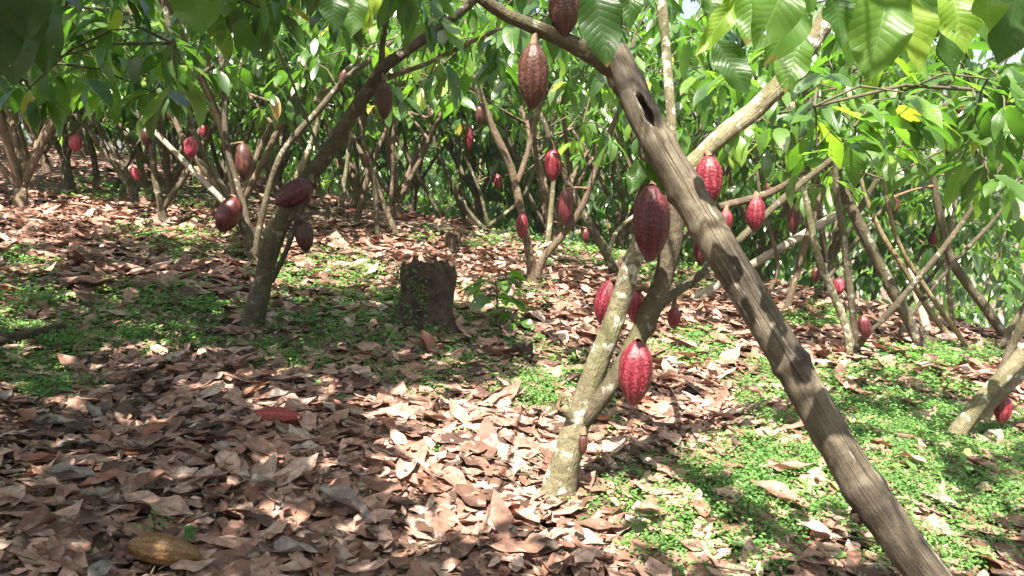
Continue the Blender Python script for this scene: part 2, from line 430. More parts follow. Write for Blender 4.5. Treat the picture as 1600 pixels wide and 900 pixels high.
# things that catch the sun in the photograph: no leaf of a crown stands in their light
SUNNY = [at(x, y, Y) for x, y, Y in ((868, 760, 2.8), (880, 715, 2.8), (893, 680, 2.8), (908, 640, 2.8), (925, 590, 2.8), (940, 550, 2.8), (958, 505, 2.8), (975, 460, 2.8), (990, 405, 2.8),
         (1075, 262, 2.9), (1120, 220, 2.95), (1155, 190, 2.98), (1190, 160, 3.0), (993, 545, 2.65), (993, 590, 2.65), (993, 625, 2.65), (948, 470, 2.9), (994, 478, 2.9), (1107, 265, 2.85), (1107, 300, 2.85),
         (1180, 325, 3.05), (1180, 345, 3.05), (1215, 525, 2.28), (1240, 560, 2.24), (1262, 610, 2.25), (1280, 645, 2.23), (1365, 775, 2.12), (1385, 800, 2.1), (1405, 830, 2.05), (1425, 865, 2.02), (1510, 660, 4.0), (1545, 610, 4.0), (1240, 275, 3.2), (1200, 303, 3.15),
         (435, 672, 3.6), (1425, 40, 1.75), (1440, 80, 1.75), (1495, 20, 1.8), (1500, 60, 1.8), (1375, 60, 1.7), (1125, 40, 1.9), (1190, 20, 1.7), (1235, 40, 1.85))]
SUNNY = np.array(SUNNY)
def leaf_keep(P):
    Q = P.copy()
    for _ in range(4):
        Q = Q - SUN[None] * ((Q[:, 2] - H(Q[:, 0], Q[:, 1])) / SUN[2])[:, None]
    px, py, dep = proj(Q)
    ok = (dep > .3) & (px > -100) & (px < 1700) & (py < 1000)
    lt = np.where(ok, lit_at(px, py), 0)
    qx, qy, qd = proj(P)
    seen = (qd > 0) & (qx > -60) & (qx < 1660) & (qy > -30) & (qy < 930)
    k = rng.random(len(P)) > lt * np.where(seen, .45, 1.3)
    for w_ in SUNNY:
        r_ = P - w_; al = r_ @ SUN
        dist = np.sqrt(np.maximum((r_ ** 2).sum(1) - al ** 2, 0))
        k &= ~((al > .12) & (dist < .13) & ~seen)
    return k

def unit(a): return a / (np.linalg.norm(a, axis=-1, keepdims=True) + 1e-9)

def clusters(g, P, size=.24, per=(5, 9), nu=2, nv=5, mat=0, droop=(.15, 1.25), tint_shift=None, bright=.0):
    """whorls of drooping cocoa leaves at twig tips P (n,3)"""
    P = np.atleast_2d(P)
    if len(P) == 0: return
    cnt = rng.integers(per[0], per[1] + 1, len(P))
    base = np.repeat(P, cnt, 0); n = len(base)
    ct = np.repeat(rng.beta(2.2, 2.4, len(P)) + bright, cnt)
    az = rng.uniform(0, 2 * math.pi, n); dr = rng.uniform(droop[0], droop[1], n)
    d = np.stack([np.cos(az) * np.cos(dr), np.sin(az) * np.cos(dr), -np.sin(dr)], 1)
    nn = np.stack([np.cos(az) * np.sin(dr), np.sin(az) * np.sin(dr), np.cos(dr)], 1) + rng.normal(0, .28, (n, 3))
    L = size * rng.uniform(.6, 1.25, n)
    base = base + d * (.03) + rng.normal(0, .025, (n, 3))
    tint = np.clip(ct * .7 + rng.beta(2, 2.6, n) * .3, 0, .94)
    odd = rng.random(n) < .006; tint[odd] = rng.uniform(.95, 1, odd.sum())
    k = leaf_keep(base + d * (L * .5)[:, None])
    base, d, nn, L, tint = base[k], d[k], nn[k], L[k], tint[k]; n = len(base)
    if n == 0: return
    leaves(g, base, d, nn, L, L * rng.uniform(.32, .42, n), rng.uniform(.1, .55, n), rng.uniform(.05, .4, n), .006, 0, tint, nu, nv, mat)

# ------------------------------------------------------------------ pods
def pod_geo(nth=50, nt_=34, seed=0, wart=.05, slim=1.0):
    g = G()
    th = np.linspace(0, 2 * math.pi, nth + 1); t = np.linspace(0, 1, nt_ + 1)
    V = np.zeros((nt_ + 1, nth + 1, 3)); T = np.zeros((nt_ + 1, nth + 1))
    for i, tt in enumerate(t):
        r = max(0, 1 - abs(2 * tt ** .93 - 1) ** 2.5) ** .60 * (1 - .30 * max(0, (tt - .5) / .5) ** 1.6) * (1 - .10 * math.exp(-((tt - .10) / .06) ** 2))
        if i == 0: r = .05
        if i == nt_: r = .0
        bend = .05 * math.sin(tt * 3 + seed)
        for j, a in enumerate(th[:-1]):
            rid = .5 + .5 * math.cos(10 * a + .35 * math.sin(5 * a + seed))
            furrow = -.055 * (1 - rid) ** 1.6 - .04 * (.5 + .5 * math.cos(5 * a)) ** 3
            q = Vector((math.cos(a) * 2.6, math.sin(a) * 2.6, tt * 9)) 
            w = .8 * mn.noise(q * 3.4 + Vector((seed * 7.3, 0, 0))) + .5 * mn.noise(q * 6.5 + Vector((0, seed, 0)))
            rr = r * (1 + furrow + wart * w)
            V[i, j] = (math.cos(a) * rr * .5 * slim + bend * .3, math.sin(a) * rr * .5 * slim, -tt)
            T[i, j] = min(1, max(0, .50 + .34 * w + .16 * (rid - .5)))
        V[i, nth] = V[i, 0]; T[i, nth] = T[i, 0]
    idx = np.arange((nt_ + 1) * (nth + 1)).reshape(nt_ + 1, nth + 1)
    f = np.stack([idx[:-1, :-1], idx[1:, :-1], idx[1:, 1:], idx[:-1, 1:]], -1).reshape(-1, 4)
    g.add(V.reshape(-1, 3), f, None, T.reshape(-1))
    return g
POD_HI = [pod_geo(80, 64, s, .065) for s in (1, 2, 3)]
POD_LO = [pod_geo(20, 12, s, .06) for s in (4, 5)]
_pm = {}
def pod_mesh(hi, k, mat):
    key = (hi, k, mat)
    if key not in _pm: _pm[key] = (POD_HI[k] if hi else POD_LO[k]).mesh('pod', [M[mat]])
    return _pm[key]
def put_pod(tree, top, L, W, mat='pod_red', tilt=(0, 0), hi=True, stalk_to=None, label=None, origin=None):
    k = random.randrange(3 if hi else 2)
    o = bpy.data.objects.new('pod', pod_mesh(hi, k, mat)); col.objects.link(o); o.parent = tree
    org = np.asarray(origin if origin is not None else tree.location, float)
    o.location = np.asarray(top, float) - org
    o.scale = (W, W, L); o.rotation_euler = (tilt[0], tilt[1], random.uniform(0, 6.28)); o.rotation_mode = 'ZYX'
    if label: o['label'] = label
    if stalk_to is not None:
        g = G(); a = np.asarray(stalk_to, float) - np.asarray(top, float)
        pts = [np.array([0, 0, 0]) - a * 0 + np.array([0, 0, -.006]), a * .5 + np.array([0, 0, .012]), a]
        tube(g, pts, [.014, .009, .013], 9, .02, .1, cap=True)
        s = g.build('stalk', M['stalk'], o)
        # the stalk's mesh is in tree space: undo the pod's own transform
        s.matrix_parent_inverse = o.matrix_basis.inverted() @ Matrix.Translation(o.location)
    return o

# ------------------------------------------------------------------ trees from measured limbs
BARK_OF = {}
class Tree:
    def __init__(s, base_px, label, cat='tree', bark='bark', Y=None, name='cocoa_tree', group='cocoa trees on the slope'):
        if Y is None: s.base = ground_at(*base_px)
        else:
            b = at(base_px[0], base_px[1], Y); s.base = np.array([b[0], b[1], float(H(b[0], b[1]))])
        s.Y = s.base[1]; s.bark = bark
        s.root = empty(name, s.base); tag(s.root, label, cat, group)
        s.C = []; s.R = []; s.first = True; s.leafg = G(); s.tips = []
        s.n = 0
    def limb(s, pts, name=None, bark=None, seg=None, knobs=None, flare=None):
        """pts: (px, py, width px, dy)"""
        P = []; r = []
        for i, q in enumerate(pts):
            Y = s.Y + (q[3] if len(q) > 3 else 0)
            P.append(at(q[0], q[1], Y)); r.append(q[2] / 2 / F * Y * (.82 if s.Y < 3.5 else .72))
        P = np.array(P)
        if s.first:
            P = np.vstack([P[0] + (P[0] - P[1]) / np.linalg.norm(P[0] - P[1]) * .06 + np.array([0, 0, -.04]), P]); r = [r[0]] + r
        g = G()
        near = s.Y < 6.5
        C, rr = tube(g, P, r, seg or (20 if near else 10), .025 if s.Y < 4 else (.05 if near else .1), .13, seed=s.n + s.Y, flare=(flare if flare is not None else (.38 if s.first else 0)), knobs=(knobs if knobs is not None else (int(len(P) * 1.6) if near else 0)))
        g.build(name or ('trunk' if s.first else 'branch'), M[bark or s.bark], s.root, s.base)
        s.first = False; s.n += 1
        s.C.append(C); s.R.append(rr)
        return s
    def nearest(s, p):
        C = np.concatenate(s.C); r = np.concatenate(s.R)
        k = np.argmin(((C - p) ** 2).sum(1)); return C[k], r[k]
    def pod(s, px, py, len_px, w_px, mat='pod_red', dy=0, ang=0, label=None, far_ok=True):
        Y = s.Y + dy
        L = len_px / F * Y; W = w_px / F * Y * 1.08
        c = at(px, py, Y)
        a = R(ang)
        up = np.array([math.sin(a), 0, math.cos(a)])
        top = c + up * L / 2
        q, r = s.nearest(top + np.array([0, 0, .02]))
        dv = q - top; dl = np.linalg.norm(dv)
        if dl > r: q = q - dv / dl * r * .7
        put_pod(s.root, top, L, W, mat, (0, a), len_px > 30 and s.Y < 7, q if np.linalg.norm(q - top) < .6 else None, label, s.base)
        return s
    def crown(s, pts, size=.24, per=(5, 8), nu=2, nv=5, mat=None, twig=True, droop=(.15, 1.25), bright=0.0):
        pts = np.atleast_2d(pts)
        clusters(s.leafg, pts, size, per, nu, nv, 0, droop, bright=bright)
        if twig and len(s.C):
            C = np.concatenate(s.C)
            done = []
            for p in pts[::2]:
                D2 = ((C - p) ** 2).sum(1) + np.where(C[:, 2] > p[2] + .6, 4, 0)
                q = C[np.argmin(D2)]
                if done:
                    dn = np.array(done); k = np.argmin(((dn - p) ** 2).sum(1))
                    if ((dn[k] - p) ** 2).sum() < ((q - p) ** 2).sum() * .8: q = dn[k]
                thin(s.leafg, q, p, .004 + .006 * min(1, np.linalg.norm(q - p)), 1, .05)
                done.append(p)
        return s
    def hero(s, px0, py0, px1, py1, w, Y, tint, face=0.0, dY=-.05, curve=.15):
        """one large leaf in view: base and tip in the photograph, at distance Y"""
        a = at(px0, py0, Y); b = at(px1, py1, Y + dY)
        d = (b - a)[None]; L = np.linalg.norm(b - a)
        nn = np.array([[math.sin(face), -math.cos(face), .25]])
        leaves(s.leafg, a[None], d, nn, [L * 1.03], [w / F * Y * 1.05], [curve], [.22], .014, 0, [tint], 8, 14, 2, twist=random.uniform(-.5, .5))
    def finish(s, far=False):
        if s.leafg.n: s.leafg.build('crown', [M['leaf_far' if far else 'leaf'], M['twig'], M['leaf_near']], s.root, s.base)  # on the near trees, also holds added out-of-view leaves that cast shade

def sun_keep(P, strength=.9):
    P = np.atleast_2d(P); Q = P.copy()
    for _ in range(4):
        Q = Q - SUN[None] * ((Q[:, 2] - H(Q[:, 0], Q[:, 1])) / SUN[2])[:, None]
    px, py, dep = proj(Q)
    ok = (dep > .3) & (px > -100) & (px < 1700) & (py < 1000)
    return rng.random(len(P)) > np.where(ok, lit_at(px, py), 0) * strength

def shade_points(P, h=(1.6, 3.4), n=1, jit=.10):  # added out-of-frame leaf tips on the sun rays, shading the given points
    P = np.repeat(np.atleast_2d(P), n, 0) + rng.normal(0, jit, (len(np.atleast_2d(P)) * n, 3))
    P = P + SUN[None] * (rng.uniform(*h, len(P)) / SUN[2])[:, None]
    qx, qy, qd = proj(P); m = .3 / np.maximum(qd, .3) * F
    bad = (qd > 0) & (qy + m > 0) & (qx > -260) & (qx < 1860)
    return P[~bad & (np.linalg.norm(P - CAM, axis=1) > 1.0) & (P[:, 2] > 1.9)]

def added_shade_tips(n, xr, yr, hr=(2.3, 4.3), base_keep=.91):  # added leaves out of view, spread to block the sun
    """unseen twig tips added overhead to cast shade, thinned where the photograph shows sun coming through"""
    P = np.stack([rng.uniform(*xr, n), rng.uniform(*yr, n), rng.uniform(*hr, n)], 1)
    P[:, 2] += H(P[:, 0], P[:, 1])
    Q = P.copy()
    for _ in range(4):
        dz = Q[:, 2] - H(Q[:, 0], Q[:, 1])
        Q = Q - SUN[None] * (dz / SUN[2])[:, None]
    px, py, dep = proj(Q)
    lt = np.where(dep > .3, lit_at(px, py), 0)
    keep = rng.random(n) < base_keep * (1 - np.minimum(1, lt * 1.35))
    qx, qy, qd = proj(P); margin = .32 / np.maximum(qd, .3) * F
    inframe = (qd > 0) & (qy + margin > 0) & (qx > -260) & (qx < 1860) & (qd < 7)
    keep &= ~inframe
    keep &= np.linalg.norm(P - CAM, axis=1) > 1.1
    return P[keep]

# ================================================================== SETTING
def build_ground():
    g = G()
    a = np.linspace(-1, 1, 261); X = np.sign(a) * (np.abs(a) * 14 + np.abs(a) ** 5 * 170)
    b = np.linspace(0, 1, 281); Yv = -12 + b * 40 + b ** 6 * 200
    XX, YY = np.meshgrid(X, Yv)
    Z = H(XX, YY) + .012 * np.sin(XX * 9.1) * np.sin(YY * 8.3 + 1)
    V = np.stack([XX, YY, Z], -1)
    idx = np.arange(XX.size).reshape(XX.shape)
    f = np.stack([idx[:-1, :-1], idx[:-1, 1:], idx[1:, 1:], idx[1:, :-1]], -1)
    g.add(V.reshape(-1, 3), f.reshape(-1, 4))
    o = g.build('ground', M['soil']); tag(o, kind='structure'); return o
build_ground()

# visible ground samples
def sample_ground(n, y0, y1, power=1.0, pad=1.12):
    Y = y0 + (y1 - y0) * rng.random(n) ** power
    X = rng.uniform(-1, 1, n) * Y * .64 * pad
    return X, Y
GREENS = [(110, 510, 150, 60, .9), (60, 590, 90, 50, .8), (270, 500, 110, 50, .75), (220, 530, 60, 30, .6), (480, 540, 110, 45, .65), (560, 500, 90, 50, .65),
          (300, 380, 120, 30, .4), (170, 300, 80, 15, .55), (330, 310, 70, 25, .45), (500, 430, 100, 34, .55), (30, 430, 60, 30, .5),
          (700, 560, 130, 66, .6), (860, 600, 80, 45, .65), (640, 520, 80, 50, .65), (800, 470, 70, 30, .35), (920, 405, 90, 16, .9),
          (780, 380, 60, 15, .7), (660, 375, 40, 10, .6), (1080, 550, 60, 30, .75), (1060, 430, 70, 30, .65), (1220, 610, 70, 40, .8),
          (1360, 650, 170, 66, 1.0), (1510, 720, 140, 75, 1.0), (1260, 760, 210, 70, .95), (1150, 830, 160, 80, .7), (1420, 830, 220, 80, .7),
          (1280, 500, 60, 16, .8), (1480, 560, 100, 18, .8), (940, 640, 50, 40, .45), (1000, 780, 110, 60, .45), (20, 790, 40, 40, .3), (250, 860, 60, 30, .15),
          (640, 500, 60, 40, .6), (420, 470, 60, 30, .3), (700, 690, 50, 30, .2)]
def green_at(px, py):
    v = np.zeros(len(px))
    for cx, cy, rx, ry, k in GREENS:
        q = ((px - cx) / rx) ** 2 + ((py - cy) / ry) ** 2
        v = np.maximum(v, k * np.clip(.8 * (1.7 - q), 0, 1))
    return v
def slope_normal(X, Y):
    e = .05
    return unit(np.stack([-(H(X + e, Y) - H(X - e, Y)) / (2 * e), -(H(X, Y + e) - H(X, Y - e)) / (2 * e), np.ones(len(X))], 1))

def dry_leaf_args(n, size=.2):
    az = rng.uniform(0, 6.28, n)
    return az, size * rng.choice([rng.uniform(.25, .7, n), rng.uniform(.6, 1.35, n)][0:2], axis=0) if False else size * np.where(rng.random(n) < .35, rng.uniform(.25, .7, n), rng.uniform(.7, 1.55, n))

def litter(g, n, y0, y1, size, nu, nv, power, tilt=.20, lift=.05, thin_green=.80):
    X, Y = sample_ground(n, y0, y1, power)
    Z = H(X, Y)
    px, py, dep = proj(np.stack([X, Y, Z], 1))
    keep = rng.random(n) > green_at(px, py) * thin_green
    X, Y, Z = X[keep], Y[keep], Z[keep]; n = len(X)
    az, L = dry_leaf_args(n, size)
    nn = slope_normal(X, Y) + rng.normal(0, tilt, (n, 3)) * np.array([1, 1, .3])
    nn = unit(nn)
    flip = np.where(rng.random(n) < .5, 1.0, -1.0)
    d = np.stack([np.cos(az), np.sin(az), np.zeros(n)], 1)
    d = unit(d - (d * nn).sum(1)[:, None] * nn)
    base = np.stack([X, Y, Z + .008 + rng.random(n) ** 1.5 * lift], 1) - d * (L / 2)[:, None] + np.array([0, 0, 1.0]) * 0
    curl = rng.choice([-1, 1], n) * np.abs(rng.normal(.28, .45, n))
    tint = np.where(rng.random(n) < .14, rng.uniform(0, .15, n), rng.beta(1.6, 1.5, n))
    leaves(g, base, d, nn * flip[:, None], L, L * rng.uniform(.30, .50, n), rng.normal(.0, .18, n), rng.uniform(-.1, .25, n), .009 * size / .2, curl, tint, nu, nv, 0, twist=rng.normal(0, .25, n), ragged=.12)
gl = G()
litter(gl, 12000, 1.35, 5.0, .158, 4, 8, .72, tilt=.10, lift=.04)
litter(gl, 9000, 1.35, 5.0, .05, 2, 3, .72, tilt=.35, lift=.06)
litter(gl, 520, 1.5, 5.0, .185, 6, 10, .72, tilt=.07, lift=.03)
for _ in range(420):
    Yt = 1.5 + 3.6 * random.random(); xt = random.uniform(-.66, .66) * Yt; at_ = random.uniform(0, 6.28); Lt = random.uniform(.05, .28)
    p0 = np.array([xt, Yt, float(H(xt, Yt)) + random.uniform(.02, .05)]); x1_, y1_ = xt + math.cos(at_) * Lt, Yt + math.sin(at_) * Lt
    thin(gl, p0, np.array([x1_, y1_, float(H(x1_, y1_)) + random.uniform(.02, .06)]), random.uniform(.0015, .004), 1)
o = gl.build('leaf_litter', [M['dry'], M['twig']]); tag(o, 'thick carpet of dry brown fallen cocoa leaves over the plantation floor', 'leaf litter', kind='stuff')
g2 = G()
litter(g2, 19000, 4.8, 11, .18, 2, 4, .8)
litter(g2, 17000, 10.5, 34, .26, 2, 3, .75, lift=.04)
o = g2.build('leaf_litter', M['dry_far']); tag(o, 'pinkish brown dead leaves covering the far slope between the trees', 'leaf litter', kind='stuff')

# low green ground cover: sprigs of small round leaves
def ground_cover(g, n, y0, y1, sz, hgt, power, per):
    X, Y = sample_ground(n, y0, y1, power)
    Z = H(X, Y); px, py, dep = proj(np.stack([X, Y, Z], 1))
    cl = np.array([mn.noise(Vector((x * 3.1, y * 3.1, 0))) for x, y in zip(X, Y)]) 
    keep = rng.random(n) < green_at(px, py) * np.clip(np.where(px > 980, .85, .62) + 1.3 * cl, 0.03, 1)
    X, Y, Z = X[keep], Y[keep], Z[keep]; n = len(X)
    ht = hgt * rng.uniform(.3, 1.2, n) * (1 + .6 * cl[keep])
    N_ = n * per
    r_ = lambda a: np.repeat(a, per)
    az = rng.uniform(0, 6.28, N_); rad = rng.random(N_) * sz * 1.9
    b = np.stack([r_(X) + np.cos(az) * rad, r_(Y) + np.sin(az) * rad, r_(Z) + r_(ht) * rng.uniform(.25, 1.0, N_) + .01], 1)
    d = np.stack([np.cos(az), np.sin(az), rng.uniform(-.5, .5, N_)], 1)
    nn = np.array([[0, 0, 1.0]]) + rng.normal(0, .35, (N_, 3))
    L = sz * rng.uniform(.6, 1.4, N_)
    leaves(g, b, d, nn, L, L * .75, .2, .15, .0, 0, np.clip(r_(rng.beta(2, 2, n)) * .6 + rng.random(N_) * .4, 0, 1), 1, 2, 0, 'round')
gw = G()
ground_cover(gw, 40000, 1.4, 4.6, .014, .06, .8, 9)
ground_cover(gw, 36000, 4.4, 9, .025, .07, .8, 6)
ground_cover(gw, 12000, 8.5, 20, .06, .12, .8, 5)
def blades(g, n, y0, y1, L0):
    X, Y = sample_ground(n, y0, y1, .8); Z = H(X, Y); px, py, dep = proj(np.stack([X, Y, Z], 1))
    k = rng.random(n) < green_at(px, py) * .9 + .02
    X, Y, Z = X[k], Y[k], Z[k]; n = len(X); az = rng.uniform(0, 6.28, n)
    d = np.stack([np.cos(az), np.sin(az), rng.uniform(.3, 2.0, n)], 1)
    L = L0 * rng.uniform(.4, 1.5, n)
    leaves(g, np.stack([X, Y, Z + .01], 1), d, np.stack([np.cos(az) * -1, np.sin(az) * -1, .6 + 0 * az], 1), L, L * rng.choice([.12, .3, .45], n), .8, .2, 0, 0, rng.random(n), 1, 3)
blades(gw, 5200, 1.4, 5.5, .075); blades(gw, 4500, 5, 13, .12)
o = gw.build('ground_cover', M['weed']); tag(o, 'low bright green weeds with tiny round leaves creeping through the leaf litter', 'ground cover', kind='stuff')

# ================================================================== TREES MEASURED FROM THE PHOTOGRAPH
def fill(tree, x0, x1, y0, y1, Y0, Y1, n, size=.24, per=(4, 7), nu=2, nv=6, droop=(.2, 1.2), keepout=None, bright=0.0):
    px = rng.uniform(x0, x1, n); py = rng.uniform(y0, y1, n); Y = rng.uniform(Y0, Y1, n)
    P = np.array([at(a, b, c) for a, b, c in zip(px, py, Y)])
    tree.crown(P, size, per, nu, nv, droop=droop, bright=bright)
def auto_crown(tree, n, size=.22, spread=.45, top=185, low=-330, frac=.45, nv=5, per=(5, 8), bright=0.0):
    n = int(n * 1.8)
    C = np.concatenate([c[int(len(c) * frac):] for c in tree.C])
    P = C[rng.integers(0, len(C), n)] + rng.normal(0, spread, (n, 3))
    ends = np.array([c[-1] for c in tree.C])
    E = ends[rng.integers(0, len(ends), n)] + rng.normal(0, spread * 1.5, (n, 3)) + np.array([0, 0, .3])
    P = np.concatenate([P, E])
    px, py, dep = proj(P)
    k = (py < top - rng.random(len(P)) ** 2 * 120) & (py > low) & (dep > 2.2)
    k &= sun_keep(P, .75) | (py > 30)
    tree.crown(P[k][:n], size, per, 2, nv, bright=bright)

# the tree in front, with the pale lichened trunk
T1 = Tree((870, 780), 'pale lichen spotted cocoa tree forking low in front, big red pods on both limbs', bark='bark_pale')
T1.limb([(870, 778, 64), (893, 690, 54), (925, 590, 45), (960, 500, 39), (990, 405, 37), (1022, 340, 35, .08), (1060, 280, 34, .15), (1120, 220, 35, .2),
         (1190, 160, 37, .25), (1250, 92, 36, .3), (1330, -40, 34, .3), (1420, -260, 28, .3)], seg=28, knobs=16, flare=.5)
T1.limb([(890, 682, 36, .02), (930, 635, 34, -.03), (965, 585, 34, -.03), (1000, 520, 36, .03), (1030, 450, 38, .05), (1048, 380, 40, .06), (1050, 310, 42, .06),
         (1032, 240, 44, .06), (1000, 170, 46, .04), (965, 110, 46, .0), (945, 50, 44, -.05), (935, -20, 42, -.1), (925, -220, 34, -.1)], bark='bark', seg=26, knobs=12)
T1.limb([(968, 114, 40, .0), (930, 88, 35, -.05), (880, 62, 29, -.1), (830, 40, 26, -.15), (775, 14, 24, -.2), (690, -50, 20, -.3)], bark='bark', knobs=6)
T1.limb([(1054, 278, 16, .15), (1050, 210, 17, .2), (1044, 120, 17, .25), (1036, 20, 17, .3), (1028, -80, 15, .3)], bark='bark_pale', knobs=8)
T1.limb([(1056, 345, 16, .1), (1125, 323, 14, .22), (1190, 306, 13, .3), (1230, 286, 12, .35), (1262, 260, 10, .4), (1300, 225, 8, .5)], bark='bark_red')
T1.limb([(1012, 508, 19, .06), (1040, 470, 17, .2), (1100, 425, 16, .4), (1160, 370, 14, .6), (1230, 305, 13, .8), (1310, 240, 11, 1.0)], bark='bark')
T1.limb([(896, 655, 20, -.03), (886, 643, 17, -.045), (881, 636, 13, -.05)], name='stub', bark='bark_pale', knobs=2)
T1.pod(1017, 350, 120, 54, 'pod_dark', -.15, 0, 'largest pod, dark maroon, hanging beside the leaning pole')
T1.pod(1107, 284, 80, 40, 'pod_red', .12)
T1.pod(1133, 346, 38, 23, 'pod_red', .22)
T1.pod(1180, 334, 56, 28, 'pod_red', .28)
T1.pod(1095, 392, 46, 22, 'pod_dark', .25)
T1.pod(993, 584, 108, 51, 'pod_red', -.09, 3, 'plump crimson pod hanging lowest between the two limbs')
T1.pod(994, 480, 56, 29, 'pod_pink', .14)
T1.pod(948, 473, 74, 36, 'pod_red', .12, 12)
T1.pod(1011, 506, 50, 30, 'pod_dark', .16)
T1.pod(1053, 497, 36, 20, 'pod_red', .28)
T1.pod(911, 694, 36, 14, 'pod_brown', -.05, 0, 'small shrivelled brown pod near the foot of the trunk')
T1.pod(833, 120, 100, 43, 'pod_brown', -.16, 0, 'large dark brown pod hanging from the upper branch')
T1.pod(881, 18, 74, 44, 'pod_brown', -.12)
# big leaves hanging into the top of the view
B = .72
for a in [(1405, -22, 1446, 104, 68, 1.75, .84, .2), (1482, -28, 1512, 76, 58, 1.8, .80, -.2), (1298, -20, 1324, 68, 46, 1.8, .30, .3), (1392, -40, 1362, 118, 84, 1.7, .62, -.1),
          (1462, 10, 1502, 116, 44, 1.9, .25, .4), (1540, -30, 1548, 46, 44, 1.6, .72, 0), (1592, -30, 1572, 92, 66, 1.7, .12, .2), (1152, -6, 1096, 82, 32, 1.9, .82, .5),
          (1118, 62, 1168, 142, 46, 2.1, .18, -.2), (1234, -40, 1186, 70, 74, 1.7, .60, .1), (1270, -30, 1204, 96, 58, 1.85, .55, .3), (1252, 50, 1228, 138, 50, 2.0, .6, -.3),
          (1190, -40, 1165, 62, 52, 1.9, .62, -.4), (1342, -30, 1336, 100, 60, 1.95, .45, .3), (1430, -40, 1420, 90, 60, 2.0, .30, -.3), (1560, -40, 1600, 50, 60, 1.9, .35, .3),
          (1215, 60, 1222, 8, 20, 2.0, .7, .2), (1510, -30, 1555, 70, 40, 2.1, .4, .1), (1130, -30, 1180, 40, 46, 2.2, .5, .3), (1090, -30, 1120, 20, 36, 2.2, .4, .3),
          (925, -30, 952, 96, 62, 1.9, .10, .1), (985, -40, 984, 46, 32, 1.9, .25, .2), (1010, 240, 1040, 300, 28, 2.6, .2, .3), (1002, 250, 985, 300, 26, 2.6, .25, .0)]:
    T1.hero(*a)
T1.crown(added_shade_tips(1500, (-3.2, 2.3), (-3.2, 4.6)), .25, (5, 8))  # added unseen leaves, over and behind the camera, shading the ground
sh = [at(1017, y, 2.7) for y in (300, 350, 390)] + [at(833, y, 2.7) for y in (90, 140)] + [at(881, 20, 2.7)] + [at(x, y, 2.85) for x, y in ((1030, 450), (1048, 380), (1000, 520), (1045, 300), (1000, 170), (960, 100), (880, 62), (945, 50))]
pole_sh = [at(x, y, Y) for x, y, Y in ((985, 130, 2.6), (1000, 168, 2.58), (1035, 235, 2.54), (1055, 270, 2.5), (1075, 303, 2.5), (1098, 340, 2.46), (1120, 380, 2.43), (1140, 412, 2.4), (1165, 452, 2.38), (1190, 492, 2.34), (1300, 683, 2.2), (1325, 720, 2.18))]
T1.crown(shade_points(np.array(sh + pole_sh), (1.5, 3.2), 4, .08), .25, (5, 8))  # added unseen clusters that shade the dark pods, second limb and pole
T1.crown(shade_points(np.array([at(x, y, 1.75) for x, y in ((1322, 30), (1590, 30), (1480, 70), (1140, 100), (940, 40), (1300, 30))]), (.9, 2.2), 2, .08), .25, (5, 8))  # more added clusters, shading some of the hanging leaves
T1.finish()

# right-hand front tree leaning out of the frame
T18 = Tree((1488, 690), 'mossy double stemmed cocoa tree leaning right beside the bright green weeds', bark='bark_pale')
T18.limb([(1487, 688, 36), (1522, 640, 34), (1560, 595, 32), (1600, 552, 31), (1680, 450, 29), (1740, 300, 26), (1760, 100, 22), (1700, -120, 16)])
T18.limb([(1503, 668, 24, .06), (1540, 640, 24, .1), (1600, 580, 24, .12), (1690, 500, 22, .2), (1800, 380, 20, .3), (1880, 200, 14, .4)])
T18.limb([(1556, 602, 16, .1), (1575, 555, 18, .2), (1600, 500, 18, .2), (1640, 400, 16, .3), (1650, 280, 14, .3), (1600, 180, 11, .2), (1520, 140, 8, .0)], bark='bark')
T18.pod(1567, 640, 48, 25, 'pod_red', .12)
fill(T18, 1270, 1420, 130, 235, 3.0, 3.7, 17, .22, (4, 6), 2, 7, (.0, .8), bright=.15)
fill(T18, 1380, 1620, 90, 215, 3.2, 4.4, 26, .22, (4, 7), 2, 7, (.0, .95), bright=.03)
fill(T18, 1500, 1640, 180, 300, 3.4, 4.6, 9, .22, (4, 7), 2, 7, (.2, 1.2))
T18.crown(added_shade_tips(260, (2.0, 5.2), (.2, 6.0)), .25, (5, 8))  # added out-of-view leaves shading the right side
T18.finish()

T2 = Tree((395, 520), 'dark leaning cocoa tree with thick trunk sweeping right from the shaded weeds', bark='bark')
T2.limb([(393, 518, 46), (408, 455, 41), (425, 385, 38), (462, 305, 36), (512, 240, 33), (550, 178, 30), (580, 135, 28), (600, 105, 26), (632, 82, 22), (675, 52, 20), (720, 18, 19), (800, -60, 15)], seg=24, knobs=14)
T2.limb([(597, 114, 16), (597, 75, 13), (602, 35, 12), (606, -40, 10)])
T2.limb([(598, 124, 13, .02), (632, 112, 10), (670, 98, 9), (715, 75, 9), (760, 55, 8), (800, 35, 7)], bark='bark_pale')
T2.limb([(424, 440, 13, .10), (446, 395, 12, .22), (466, 340, 11, .3), (486, 300, 10, .3), (505, 250, 9, .25)])
T2.pod(459, 303, 66, 38, 'pod_dark', -.16, 62, 'dark maroon pod jutting sideways off the trunk')
T2.pod(475, 368, 54, 27, 'pod_brown', .02, -6)
T2.pod(600, 157, 58, 25, 'pod_brown', -.1)
T2.hero(556, -20, 550, 52, 42, 3.0, .4, .2); T2.hero(592, -20, 572, 52, 18, 3.0, .9, .8); T2.hero(520, -25, 522, 46, 40, 2.8, .1, .3)
fill(T2, 330, 900, -60, 40, 4.2, 6.0, 60, .22, (4, 7), 2, 6)
fill(T2, 600, 800, 40, 140, 4.8, 6.5, 20, .2, (4, 6), 2, 6)
